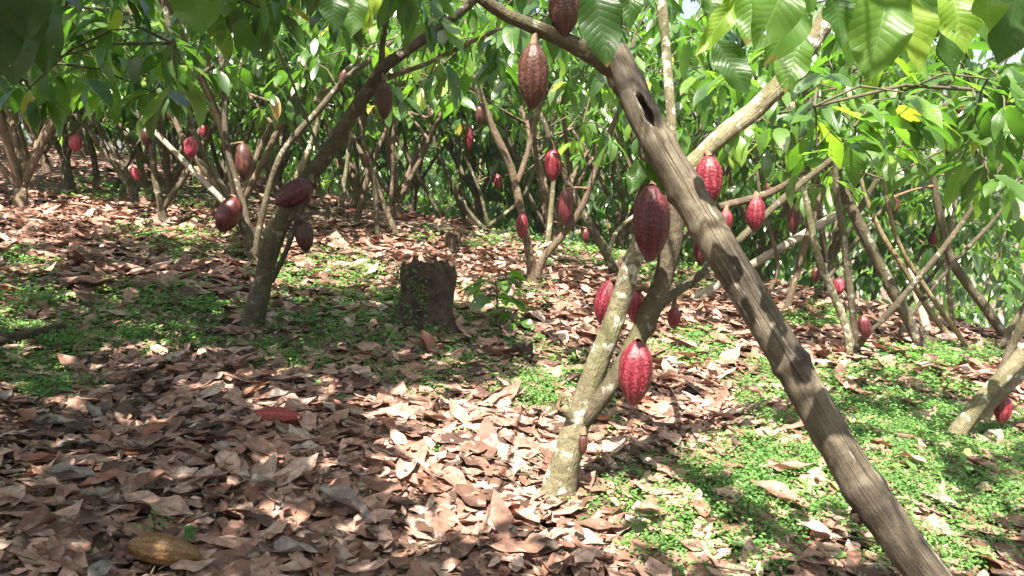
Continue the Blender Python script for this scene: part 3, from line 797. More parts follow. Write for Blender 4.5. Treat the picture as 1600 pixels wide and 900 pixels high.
T2.crown(shade_points(np.array([at(x, y, T2.Y) for x, y in ((393, 510), (408, 455), (425, 385), (445, 345), (462, 305), (490, 270), (512, 240), (550, 178), (580, 135), (640, 80), (455, 330), (475, 368), (700, 40), (640, 430), (660, 450), (680, 430), (668, 480), (650, 470))]), (2.0, 4.0), 5, .12), .26, (5, 8))  # added unseen clusters placed to shade this trunk and the stump
T2.crown(shade_points(np.array([at(x, y, 6.6) for x, y in ((395, 400), (375, 340), (335, 270), (300, 200), (355, 230), (350, 150), (408, 345), (438, 245), (498, 172), (357, 336))]), (2.2, 4.0), 3, .15), .26, (5, 8))  # added clusters shading the three stemmed tree behind
T2.crown(shade_points(np.array([at(x, y, 2.5) for x, y in ((10, 60), (60, 60), (30, 20), (310, 10), (480, 10), (520, 10), (-10, 90), (100, 20))]), (.9, 2.2), 4, .12), .26, (5, 8))  # added clusters shading the leaves at top left
T2.crown(added_shade_tips(1000, (-5.5, -.6), (.2, 6.6)), .25, (5, 8))  # added unseen leaves shading the ground on the left
T2.finish()

T3 = Tree((397, 412), 'three stemmed cocoa tree just behind the dark leaning trunk', bark='bark')
T3.limb([(397, 412, 24), (390, 385, 19), (375, 340, 16), (335, 270, 14), (300, 200, 14), (278, 100, 14), (258, 10, 12), (250, -80, 10)])
T3.limb([(396, 398, 17), (378, 310, 13, .1), (355, 230, 12, .15), (350, 150, 12, .2), (345, 50, 12, .2), (345, -60, 10, .2)])
T3.limb([(399, 396, 16), (408, 345, 14), (438, 245, 14), (498, 172, 14), (542, 122, 13), (585, 88, 12), (640, 40, 10), (700, -20, 8)])
T3.pod(357, 336, 62, 36, 'pod_dark', -.15, 26)
T3.pod(381, 253, 60, 25, 'pod_brown', .2)
T3.pod(298, 231, 34, 20, 'pod_pink', -.1, 4, 'small bright pink pod catching the sun')
T3.pod(276, 130, 46, 20, 'pod_brown', -.1)
T3.hero(254, 82, 254, 126, 27, 5.0, .82, .0); T3.hero(186, 15, 172, 52, 20, 5.0, .93, .4)
auto_crown(T3, 55, .22, .4, 150)
T3.finish()

T4 = Tree((412, 374), 'sunlit pale thin stemmed cocoa tree rising behind the dark leaning trunk', bark='bark_pale')
T4.limb([(411, 373, 15), (440, 320, 14), (466, 270, 13), (490, 215, 13), (500, 165, 12), (500, 125, 11), (495, 85, 10), (490, 10, 9)])
T4.limb([(499, 158, 9), (520, 128, 8), (545, 105, 7), (580, 75, 7), (610, 20, 6)])
T4.pod(536, 122, 30, 13, 'pod_brown', -.05, 20)
auto_crown(T4, 40, .24, .5, 170)
T4.finish()

T5 = Tree((257, 347), 'V shaped mossy cocoa tree on the shaded slope with a straight left stem', bark='bark')
T5.limb([(257, 347, 18), (250, 312, 15), (242, 280, 13), (238, 215, 13), (242, 165, 12), (245, 100, 10), (250, 20, 8)])
T5.limb([(256, 325, 13), (272, 300, 12), (290, 275, 11), (305, 245, 11), (330, 205, 10), (360, 150, 9), (380, 90, 7)])
T5.pod(228, 214, 30, 15, 'pod_brown', -.1); T5.pod(318, 205, 22, 10, 'pod_red', -.1)
auto_crown(T5, 55, .22, .5, 170)
T5.finish()
T6 = Tree((213, 322), 'cocoa tree with two crossing left leaning stems low on the slope', bark='bark')
T6.limb([(213, 321, 17), (200, 290, 14), (178, 255, 13), (150, 218, 13), (115, 172, 12), (90, 130, 10), (60, 60, 8)])
T6.limb([(214, 306, 9), (195, 262, 8, .1), (165, 215, 8, .2), (140, 175, 7, .2), (120, 120, 6, .2)])
T6.pod(212, 272, 22, 14, 'pod_pink', -.05, -20); T6.pod(118, 224, 28, 18, 'pod_pink', -.1, 10)
T6.hero(30, -40, 12, 126, 100, 2.6, .05, .1); T6.hero(84, -40, 58, 112, 70, 2.7, .08, -.2); T6.hero(-10, -20, -4, 110, 70, 2.5, .06, .3); T6.hero(50, -40, 36, 60, 60, 2.5, .12, .2)
T6.hero(302, -40, 314, 48, 70, 2.3, .50, .2); T6.hero(340, -40, 350, 20, 50, 2.4, .2, .3)
fill(T6, -20, 280, -40, 150, 4.5, 7.5, 75, .24, (4, 7), 2, 6)
auto_crown(T6, 60, .23, .6, 175)
T6.finish()
T7 = Tree((151, 288), 'short straight cocoa trunk farther up the slope, near the crossing stems', bark='bark')
T7.limb([(152, 288, 14), (147, 250, 13), (138, 215, 12), (125, 185, 11), (110, 140, 9), (100, 60, 7)])
T7.pod(124, 45, 60, 26, 'pod_brown', -3.6)
auto_crown(T7, 60, .26, .7, 160)
T7.finish(True)
T8 = Tree((226, 292), 'cocoa tree with a yellowish straight trunk amid darker stems', bark='bark_yellow')
T8.limb([(226, 291, 14), (220, 262, 13), (212, 230, 12), (200, 185, 11), (190, 140, 10), (185, 60, 8)])
auto_crown(T8, 50, .26, .7, 160)
T8.finish(True)

T9 = Tree((622, 373), 'forked slender cocoa tree standing behind the leafy stump', bark='bark_red')
T9.limb([(622, 372, 13), (600, 320, 12), (580, 265, 12), (565, 200, 11), (560, 140, 10), (550, 60, 8)])
T9.limb([(606, 338, 8), (612, 300, 9), (614, 230, 9), (618, 180, 8), (640, 100, 7)])
T9.pod(566, 190, 26, 12, 'pod_brown', -.1); T9.pod(634, 150, 26, 12, 'pod_dark', -.1)
auto_crown(T9, 60, .24, .6, 190); T9.finish(True)
T10 = Tree((590, 374), 'nearly upright single cocoa stem between two leaning ones', bark='bark')
T10.limb([(590, 373, 12), (587, 320, 12), (585, 290, 11), (572, 240, 10), (562, 190, 9), (555, 100, 8)])
T10.pod(571, 250, 24, 12, 'pod_brown', -.1)
auto_crown(T10, 45, .24, .6, 190); T10.finish(True)
T11 = Tree((557, 348), 'right leaning rusty cocoa stem in the middle distance', bark='bark_red')
T11.limb([(557, 347, 14), (570, 295, 13), (577, 270, 12), (592, 230, 11), (612, 180, 9), (630, 100, 7)])
auto_crown(T11, 45, .25, .7, 190); T11.finish(True)
T12 = Tree((533, 331), 'pale sunlit upright cocoa trunk farthest back of the middle clump', bark='bark_pale')
T12.limb([(532, 331, 12), (539, 280, 11), (545, 235, 10), (550, 190, 9), (555, 110, 8)])
auto_crown(T12, 50, .26, .8, 190); T12.finish(True)
T17 = Tree((760, 362), 'low splayed cocoa tree with three thin stems spreading left and right', bark='bark')
T17.limb([(760, 362, 13), (740, 340, 9), (715, 305, 8), (700, 272, 8), (680, 225, 7), (665, 140, 6)])
T17.limb([(762, 354, 9), (785, 337, 9), (808, 318, 9), (828, 285, 8), (850, 220, 7)])
T17.limb([(762, 350, 8), (748, 295, 7), (722, 235, 7), (702, 190, 6), (690, 110, 5)])
T17.pod(733, 215, 40, 14, 'pod_red', -.1); T17.pod(778, 284, 24, 13, 'pod_red', -.1); T17.pod(676, 182, 22, 11, 'pod_brown', -.1)
auto_crown(T17, 70, .26, .8, 200); T17.finish(True)

T14 = Tree((833, 448), 'cocoa tree forming a clear Y with red pod on its left stem', bark='bark_red')
T14.limb([(833, 447, 26), (828, 405, 20), (820, 355, 18), (810, 310, 18), (798, 260, 17), (770, 200, 16), (745, 130, 14), (730, 50, 11), (720, -60, 8)])
T14.limb([(838, 432, 20), (850, 402, 18), (885, 360, 15), (912, 318, 14), (928, 272, 13), (942, 235, 13), (960, 190, 12), (975, 150, 11), (990, 60, 8)])
T14.limb([(808, 285, 12), (824, 240, 12, .1), (836, 190, 12, .1), (850, 150, 11, .15), (872, 120, 9, .2), (920, 90, 7, .2)])
T14.pod(815, 353, 42, 18, 'pod_red', -.12); T14.pod(884, 325, 58, 22, 'pod_dark', -.1); T14.pod(750, 180, 34, 14, 'pod_brown', -.1)
fill(T14, 690, 980, 0, 150, 6.0, 8.5, 44, .22, (4, 7), 2, 5)
auto_crown(T14, 45, .22, .5, 170); T14.finish()
T15 = Tree((966, 434), 'lichened cocoa tree with one long stem crossing left behind the front trunk', bark='bark')
T15.limb([(966, 433, 20), (940, 385, 17), (910, 330, 16), (885, 280, 15), (865, 235, 14), (848, 185, 13), (835, 160, 12), (815, 90, 9)])
T15.limb([(950, 398, 11), (965, 360, 9, .2), (1000, 330, 8, .4), (1040, 300, 7, .4), (1070, 230, 6, .5)], bark='bark_pale')
T15.pod(864, 258, 52, 25, 'pod_red', -.15)
fill(T15, 860, 1140, 20, 220, 6.5, 9.5, 46, .24, (4, 7), 2, 5, bright=.05)
T15.finish()
T16 = Tree((856, 390), 'grey slim upright cocoa stem behind the clear Y', bark='bark_pale')
T16.limb([(855, 389, 12), (861, 330, 12), (865, 270, 10), (862, 200, 10), (878, 140, 9), (880, 60, 7)])
T16.pod(915, 368, 24, 12, 'pod_dark', .3)
auto_crown(T16, 34, .25, .8, 200, bright=.05); T16.finish(True)

T19 = Tree((1445, 553), 'smooth brown trunk leaning left with no fork, behind the bare rust litter', bark='bark', name='cocoa_tree')
T19.limb([(1445, 552, 25), (1405, 472, 25), (1367, 400, 25), (1330, 325, 24), (1300, 270, 22), (1272, 200, 18), (1250, 100, 14)])
fill(T19, 1130, 1330, 110, 210, 5.0, 7.0, 24, .22, (4, 7), 2, 6, bright=.08)
T19.finish()
T20 = Tree((1334, 560), 'pale cocoa tree with three stems fanning from one foot in rusty litter', bark='bark_pale')
T20.limb([(1331, 559, 22), (1322, 511, 18), (1300, 455, 16), (1277, 395, 15), (1262, 325, 13), (1247, 245, 12), (1238, 160, 10)])
T20.limb([(1336, 542, 17), (1333, 495, 15), (1325, 430, 15), (1317, 365, 14), (1307, 300, 13), (1305, 230, 11)], bark='bark')
T20.limb([(1338, 545, 15, -.05), (1358, 518, 14, -.1), (1394, 483, 14, -.15), (1450, 417, 13, -.2), (1480, 380, 12, -.2), (1530, 310, 10, -.2), (1570, 250, 8, -.2)], bark='bark')
T20.pod(1351, 511, 40, 19, 'pod_dark', -.18, -14); T20.pod(1310, 448, 30, 18, 'pod_pink', .05); T20.pod(1381, 218, 20, 12, 'pod_orange', -.4)
fill(T20, 1200, 1460, 210, 300, 5.6, 7.0, 20, .2, (4, 6), 2, 6, bright=.08)
T20.finish()
T21 = Tree((1228, 491), 'rusty red stem leaning right with a dark narrow pod', bark='bark_red')
T21.limb([(1228, 490, 16), (1240, 445, 15), (1260, 375, 15), (1276, 325, 14), (1290, 285, 13), (1302, 225, 11), (1310, 130, 9)])
T21.pod(1241, 342, 48, 18, 'pod_dark', -.1)
auto_crown(T21, 14, .23, .6, 210, bright=.05); T21.finish()
T22 = Tree((1577, 536), 'sturdy left leaning cocoa trunk at the drop of the slope', bark='bark')
T22.limb([(1577, 535, 22), (1533, 472, 20), (1489, 411, 19), (1472, 350, 17), (1460, 290, 14), (1455, 200, 11)])
T22.pod(1536, 300, 50, 18, 'pod_brown', -.3); T22.pod(1395, 322, 30, 18, 'pod_dark', -.2)
fill(T22, 1040, 1640, -60, 110, 6.0, 9.5, 48, .26, (5, 8), 2, 5, bright=.05)
fill(T22, 1480, 1640, 150, 420, 9.0, 13.0, 46, .24, (6, 9), 2, 4)
fill(T22, 1400, 1640, 60, 320, 7.5, 9.5, 34, .22, (4, 7), 2, 5, bright=.05); T22.finish()
T23 = Tree((1496, 541), 'thin olive cocoa stem leaning left, one of a parallel pair', bark='bark_yellow')
T23.limb([(1495, 541, 13), (1450, 483, 12), (1411, 417, 12), (1380, 370, 11), (1350, 300, 9), (1335, 220, 8)])
auto_crown(T23, 12, .24, .7, 260, bright=.08); T23.finish(True)
T24 = Tree((1519, 553), 'thinner tan stem running beside the olive stem, farther to the right', bark='bark_yellow')
T24.limb([(1518, 552, 12), (1478, 495, 11), (1439, 439, 11), (1400, 370, 10), (1380, 280, 8)])
auto_crown(T24, 12, .24, .7, 260, bright=.08); T24.finish(True)

def thin_tree(base, label, pts, bark, pods=(), n=10, bright=.08):
    t = Tree(base, label, bark=bark); t.limb(pts)
    for p in pods: t.pod(*p)
    auto_crown(t, n, .23, .6, 250, bright=bright); t.finish(True); return t
X1 = thin_tree((1394, 536), 'thin grey stem leaning right across the smooth brown trunk', [(1394, 536, 11), (1440, 470, 10), (1500, 400, 9), (1560, 335, 8), (1600, 270, 7)], 'bark')
X2 = thin_tree((1268, 472), 'very thin dark stem slanting right behind the three fanning stems', [(1268, 471, 10), (1305, 420, 9), (1350, 360, 8), (1400, 300, 7), (1430, 230, 6)], 'bark', [(1275, 430, 26, 13, 'pod_dark', -.1)])
X3 = thin_tree((1490, 522), 'pale upright stem between the slanted stems at the slope edge', [(1490, 522, 12), (1484, 460, 11), (1480, 400, 10), (1492, 320, 9), (1495, 230, 7)], 'bark_pale')
X4 = thin_tree((1196, 468), 'thin crooked stem standing just right of the leaning grey pole', [(1196, 468, 9), (1216, 420, 8), (1206, 370, 8), (1188, 310, 7), (1180, 230, 6)], 'bark_red')
X5 = thin_tree((1562, 548), 'dark mossy stem leaning right above the double stemmed tree', [(1560, 548, 14), (1592, 492, 13), (1640, 420, 12), (1680, 320, 10)], 'bark')
X6 = thin_tree((1150, 452), 'slender brown stem half hidden behind the leaning grey pole', [(1150, 452, 9), (1120, 400, 8), (1090, 350, 8), (1060, 280, 7), (1050, 220, 6)], 'bark', [(1088, 330, 30, 14, 'pod_red', -.1)])
X7 = thin_tree((330, 330), 'thin dark stem leaning right among the stems on the slope', [(330, 330, 10), (352, 280, 9), (385, 220, 8), (410, 150, 7), (430, 80, 6)], 'bark')
X8 = thin_tree((470, 345), 'thin stem leaning left between the dark trunk and the middle clump', [(520, 345, 10), (500, 300, 9), (478, 240, 8), (455, 170, 7), (440, 90, 6)], 'bark_red')
X9 = thin_tree((690, 345), 'thin dark stem leaning left right of the middle clump', [(690, 345, 9), (668, 300, 8), (640, 250, 8), (610, 190, 7), (590, 110, 6)], 'bark')
X10 = thin_tree((176, 300), 'thin crossing stem leaning right beneath the bleached pole', [(176, 300, 10), (200, 255, 9), (232, 200, 8), (270, 150, 7)], 'bark')
# ================================================================== POLES
def pole(name, label, pts, mat, seg=20, nodes=(), base_extra=.25):
    P = np.array([at(a, b, Y) for a, b, w, Y in pts]); r = np.array([w / 2 / F * Y for a, b, w, Y in pts])
    C, rr = spline(P, r, .012)
    s = np.concatenate([[0], np.cumsum(np.linalg.norm(np.diff(C, axis=0), axis=1))])
    px, py, _ = proj(C)
    for (ny, h, wd) in nodes:
        k = np.argmin(np.abs(py - ny)); rr = rr * (1 + h * np.exp(-((s - s[k]) / wd) ** 2))
    root = empty(name, C[-1]); tag(root, label, 'pole', 'wooden props')
    return root, C, rr
pts = []
raw = [(962, 78, 38), (985, 130, 44), (1000, 168, 48), (1035, 235, 52), (1075, 303, 56), (1120, 380, 56), (1160, 445, 55), (1200, 510, 56), (1244, 583, 58), (1300, 683, 60), (1350, 763, 62), (1394, 826, 64), (1452, 905, 67), (1520, 1000, 68)]
for a, b, w in raw: pts.append((a, b, w, 2.66 - .62 * (b - 78) / 830))
pr, C, rr = pole('prop_pole', 'thick weathered grey pole with a hollow top leaning across in front of the pale tree', pts, 'pole',
                 nodes=[(300, .13, .016), (316, -.05, .012), (352, .11, .010), (364, -.05, .010), (572, .15, .010), (586, -.06, .016), (762, .18, .022), (792, .08, .03), (225, .07, .02), (440, .06, .015), (675, .06, .02)])
g = G(); tube(g, C[::2], rr[::2], 72, .009, .06, seed=3, frq=14)
def pole_side(py, off=0):
    px_, py_, _ = proj(C); k = int(np.argmin(np.abs(py_ - py)))
    c = C[k]; t = unit(C[min(k + 3, len(C) - 1)] - C[max(k - 3, 0)]); view = unit(CAM - c); view = unit(view - (view @ t) * t)
    side = np.cross(t, view)
    return c, t, view, side, rr[k]
# open split near the top: the wood is sunk into a dark cavity
V = g.v[-1]; c0, t0, v0, s0, r0 = pole_side(182)
if s0[0] < 0: s0 = -s0
rel = V - c0; al = rel @ t0; la = rel @ s0; fr = rel @ v0
hw = .25 * r0 * np.clip(1 - (np.abs(al + .1 * la) / .055) ** 2.2, 0, 1) ** .5 * (1 + .25 * np.sin(al * 90))
ins = np.clip((hw - np.abs(la - .25 * r0)) / (.10 * r0) + .3, 0, 1) * (fr > 0) * (hw > .02 * r0)
lip = np.exp(-((np.abs(la - .25 * r0) - hw) / (.12 * r0)) ** 2) * (fr > 0) * (np.abs(al) < .09)
V -= v0[None] * (ins * r0 * .85)[:, None]; V += v0[None] * (lip * (1 - ins) * r0 * .14)[:, None]
fm = ins[g.f[-1]].mean(1) > .55; g.m[-1] = np.where(fm, 1, 0)
pole_o = g.build('pole_shaft', [M['pole'], M['hollow']], pr, C[-1])
POLE_C = C.copy()
g = G(); c, t, vw, sd, r = pole_side(788, 0)
s1 = np.sign((sd @ np.array([1, 0, 0]))) 
o_ = -s1 * sd
tube(g, [c + o_ * r * .3, c + o_ * r * .95 + t * .004, c + o_ * r * 1.24 + t * .012], [.030, .024, .014], 14, .008, .25, seed=9, frq=40)
g.build('branch_stub', M['pole'], pr, C[-1])

def simple_pole(label, p0, p1, w0, w1, mat, Ybase=None, dY=0.0, mid=None):
    b = ground_at(*p0); Y = b[1]
    a = at(p1[0], p1[1], Y + dY); b2 = at(p0[0], p0[1], Y)
    r0, r1 = w0 / 2 / F * Y, w1 / 2 / F * Y
    root = empty('prop_pole', b); tag(root, label, 'pole', 'wooden props')
    g = G(); dirv = unit(b2 - a)
    m = (a + b2) / 2 + np.array([0, 0, mid or 0])
    tube(g, [b2 + dirv * .08, b2, m, a], [r0, r0, (r0 + r1) / 2, r1], 14, .08, .07, seed=p0[0], knobs=4)
    g.build('pole_shaft', M[mat], root, b)
simple_pole('bleached white pole leaning left through the dark stems on the slope', (412, 378), (185, 148), 10, 8, 'white_pole', dY=.5)
simple_pole('long pale slanted pole propped behind the leaning grey pole', (1078, 471), (1312, 333), 15, 13, 'white_pole', dY=.6)
simple_pole('faded tan rail leaning steeply among the thin stems at the slope edge', (1452, 524), (1420, 420), 14, 11, 'tan_pole', dY=.3)

# ================================================================== STUMPS, LOG, TWIGS
def stump(px, py, w_px, h_px, label, leafy=True, seed=1):
    b = ground_at(px, py); Y = b[1]; r = w_px / 2 / F * Y; h = h_px / F * Y
    root = empty('tree_stump', b); tag(root, label, 'stump')
    g = G(); nth = 40; nh = 22; V = np.zeros((nh + 7, nth + 1, 3)); th = np.linspace(0, 2 * math.pi, nth + 1)
    for j in range(nth + 1):
        a = th[j] if j < nth else 0
        topz = h * (.92 + .17 * mn.noise(Vector((math.cos(a) * 1.5, math.sin(a) * 1.5, seed))) + .12 * mn.noise(Vector((math.cos(a) * 6, math.sin(a) * 6, seed))))
        for i in range(nh + 1):
            t = i / nh; z = topz * t - .05 * (1 - t)
            rr_ = r * (1 + (.30 * max(0, -math.cos(a)) * max(0, 1 - t * 1.5) ** .7 - .10 * max(0, -math.cos(a)) * t if leafy else 0)) * (1 + .38 * math.exp(-t * 5) * (1 + .6 * math.sin(a * 4 + seed)) - .07 * t) * (1 + .20 * mn.noise(Vector((math.cos(a) * 2, math.sin(a) * 2, z * 2 / max(h, .01) + seed))) + .05 * math.sin(a * 13 + 2 * math.sin(z * 9)))
            V[i, j] = b + np.array([math.cos(a) * rr_, math.sin(a) * rr_, z])
        for q in range(6):
            f = 1 - (q + 1) / 6
            V[nh + 1 + q, j] = b + np.array([math.cos(a) * r * .94 * f, math.sin(a) * r * .94 * f, topz * (1 - .32 * min(1, (1 - f) * 2.2))])
    idx = np.arange(V.size // 3).reshape(nh + 7, nth + 1)
    g.add(V.reshape(-1, 3), np.stack([idx[:-1, :-1], idx[:-1, 1:], idx[1:, 1:], idx[1:, :-1]], -1).reshape(-1, 4))
    g.build('trunk', M['stump'], root, b)
    if leafy:
        g = G(); n = 330
        a = rng.choice([rng.uniform(2.6, 4.9, n), rng.uniform(4.0, 6.6, n)][0:1] + [rng.uniform(2.6, 5.2, n)], axis=0); z = h * rng.random(n) ** 1.2 * .95
        rad = r * (1.07 + .30 * np.exp(-z / h * 6)) + .012
        bs = b + np.stack([np.cos(a) * rad, np.sin(a) * rad, z], 1)
        d = np.stack([np.cos(a) * .6 + rng.normal(0, .5, n), np.sin(a) * .6 + rng.normal(0, .5, n), rng.uniform(-1, .3, n)], 1)
        leaves(g, bs, d, np.stack([np.cos(a), np.sin(a), .6 + 0 * a], 1) + rng.normal(0, .3, (n, 3)), .022 * rng.uniform(.6, 1.5, n), .016 * rng.uniform(.7, 1.3, n), .2, .1, .0, 0, rng.uniform(0, .35, n), 2, 2, 0, 'round')
        g.build('creeper', M['weed'], root, b)
stump(667, 522, 84, 122, 'old dark tree stump overgrown with tiny creeping leaves', True, 1)
stump(816, 566, 34, 34, 'small rotten stump poking from the weeds right of the seedling', False, 4)
stump(708, 392, 26, 30, 'little dark stump far back beyond the big leafy stump', False, 6)

def stick(label, pts, w, mat='twig', name='fallen_branch', lift=0.0, cat='branch'):
    P = []; 
    for i, (a, b) in enumerate(pts):
        p = ground_at(a, b); p[2] += w / 2 / F * p[1] * .6 + lift + .03; P.append(p)
    P = np.array(P); Y = P[:, 1].mean(); r = w / 2 / F * Y
    g = G(); tube(g, P, np.linspace(r, r * .6, len(P)), 10, .03, .2, seed=w + pts[0][0])
    o = g.build(name, M[mat], None, P[0]); tag(o, label, cat); return o
stick('thick dark rotten branch lying in the shaded weeds', [(-30, 552), (40, 541), (100, 526)], 24, 'stump')
stick('thin twig lying across the weeds right of the leaning pole', [(1462, 838), (1530, 852), (1620, 874)], 7)
stick('long thin bent twig in the litter beside the stump', [(772, 522), (830, 545), (900, 562)], 4)
stick('slim twig lying on sunlit litter left of the stump', [(565, 402), (600, 425), (640, 446)], 4)
stick('short thin stick in the foreground leaf litter', [(120, 868), (160, 884), (200, 893)], 6)
stick('grey stick lying on rusty litter below the fanning stems', [(1370, 525), (1400, 515), (1440, 516)], 7)

# ================================================================== FALLEN PODS, LOOSE LEAVES, SEEDLING
def lying_pod(px, py, len_px, w_px, mat, yaw, label, k=0, hi=True, kind='cocoa_pod'):
    b = ground_at(px, py); Y = b[1]; L = len_px / F * Y; W = w_px / F * Y
    o = bpy.data.objects.new(kind, pod_mesh(hi, k, mat)); col.objects.link(o)
    ax = np.array([math.cos(yaw), math.sin(yaw), 0.0])
    e = .1; n = slope_normal(np.array([b[0]]), np.array([b[1]]))[0]; ax = unit(ax - (ax @ n) * n)
    o.scale = (W, W, L)
    z = Vector(-ax)      # the pod runs along its local -Z
    q = (-z).to_track_quat('-Z', 'Y'); o.rotation_mode = 'QUATERNION'; o.rotation_quaternion = q
    o.location = Vector(b + n * (W * .40 + .028) - ax * L / 2)
    tag(o, label, 'cocoa pod', 'fallen pods'); return o
lying_pod(435, 672, 78, 30, 'pod_orange', .0, 'fallen red pod lying on the brown leaf litter', 0)
lying_pod(252, 893, 118, 50, 'pod_yellow', .1, 'rotting yellow brown pod husk on the foreground leaves', 1)
lying_pod(275, 366, 20, 11, 'pod_yellow', .3, 'tiny yellow fallen pod far off on the shaded slope', 0, False)

# individual dry leaves lying on top of the litter: a few shapes, many copies
LEAF_MESH = {}
for kind, mat, nvar in (('brown', 'dry', 9), ('red', 'dry_red', 4), ('grey', 'dry_grey', 4), ('yellow', 'dry_yellow', 1)):
    for v in range(nvar):
        g = G()
        leaves(g, np.array([[-.5, 0, 0]]), np.array([[1., 0, 0]]), np.array([[0, 0, 1.]]), [1.0], [rng.uniform(.36, .5)], rng.uniform(-.2, .25), rng.uniform(-.1, .2), rng.uniform(.02, .05), rng.choice([-1, 1]) * rng.uniform(.2, 1.2), [rng.uniform(.35, .85)], 10, 20, 0, twist=rng.normal(0, .3), ragged=.10)
        me = g.mesh('fallen_leaf', [M[mat]]); LEAF_MESH.setdefault(kind, []).append(me)
LABELS = {'brown': ('loose dry brown cocoa leaf lying curled on top of the foreground litter', 'loose brown leaves'),
          'red': ('rusty red dry cocoa leaf lying on the litter', 'loose rusty leaves'),
          'grey': ('weathered grey dry cocoa leaf lying on the litter', 'loose grey leaves')}
def loose_leaf(kind, p, L, az, tilt=.13, label=None, group=None, roll=None):
    o = bpy.data.objects.new('fallen_leaf', random.choice(LEAF_MESH[kind])); col.objects.link(o)
    n = slope_normal(np.array([p[0]]), np.array([p[1]]))[0] + np.array([random.gauss(0, tilt), random.gauss(0, tilt), 0])
    n = Vector(unit(n)); x = Vector((math.cos(az), math.sin(az), 0)); x = (x - n * x.dot(n)).normalized(); y = n.cross(x)
    m = Matrix((x, y, n)).transposed().to_4x4() @ Matrix.Diagonal((L, L, L, 1))
    m.translation = Vector(p) + Vector((0, 0, .035 + .05 * random.random() * L / .2))
    o.matrix_world = m
    lb, gr = LABELS.get(kind, (None, None))
    tag(o, label or lb, 'leaf', group or gr); return o
n = 0
while n < 215:
    Y = 1.5 + 3.6 * random.random() ** 1.25; x = random.uniform(-.66, .66) * Y
    p = np.array([x, Y, float(H(x, Y))]); a, b, _ = proj(p)
    if not (0 < a[0] < 1600 and b[0] < 930): continue
    if random.random() < green_at(a, b)[0] * .8: continue
    k = random.choices(['brown', 'red', 'grey'], [.70, .18, .12])[0]
    loose_leaf(k, p, random.uniform(.08, .18), random.uniform(0, 6.28)); n += 1
loose_leaf('grey', ground_at(540, 820), .24, -.5, .05, 'large dark grey leaf with a pale sunspot in the foreground', 'notable fallen leaves')
loose_leaf('grey', ground_at(88, 680), .20, .1, .05, 'broad flat pale grey leaf in the shaded litter', 'notable fallen leaves')
loose_leaf('brown', ground_at(250, 818), .24, -.15, .05, 'long flat ribbed brown leaf above the rotting husk', 'notable fallen leaves')
loose_leaf('red', ground_at(668, 552), .20, 2.2, .5, 'upturned rusty leaf below the leafy stump', 'notable fallen leaves')
loose_leaf('yellow', ground_at(400, 630), .17, .6, .3, 'curled orange brown leaf above the fallen red pod', 'notable fallen leaves')

def seedling(px, py, h_px, n, label, size):
    b = ground_at(px, py); Y = b[1]; h = h_px / F * Y
    root = empty('seedling', b); tag(root, label, 'plant')
    g = G(); tube(g, [b, b + [.01, 0, h * .5], b + [-.01, 0, h * .85]], [.006, .005, .003], 7, .03, .1); g.build('stem', M['twig'], root, b)
    g = G(); az = rng.uniform(0, 6.28, n); z = h * rng.uniform(.35, .95, n)
    d = np.stack([np.cos(az), np.sin(az), rng.uniform(-.35, .25, n)], 1)
    bs = b + np.stack([np.cos(az) * .03, np.sin(az) * .03, z], 1) + d * .05
    for k in range(n): thin(g, b + np.array([0, 0, z[k]]), bs[k] + d[k] * .02, .003)
    leaves(g, bs, d, np.array([[0, 0, 1.]]) + rng.normal(0, .25, (n, 3)), size * rng.uniform(.7, 1.2, n), size * .5 * rng.uniform(.8, 1.1, n), .5, .2, .01, 0, rng.uniform(.45, .75, n), 4, 6)
    g.build('foliage', M['leaf'], root, b)
seedling(775, 508, 92, 16, 'green broad leaved seedling growing right of the leafy stump', .20)
seedling(800, 520, 40, 8, 'lower seedling spreading leaves beside the taller one', .14)

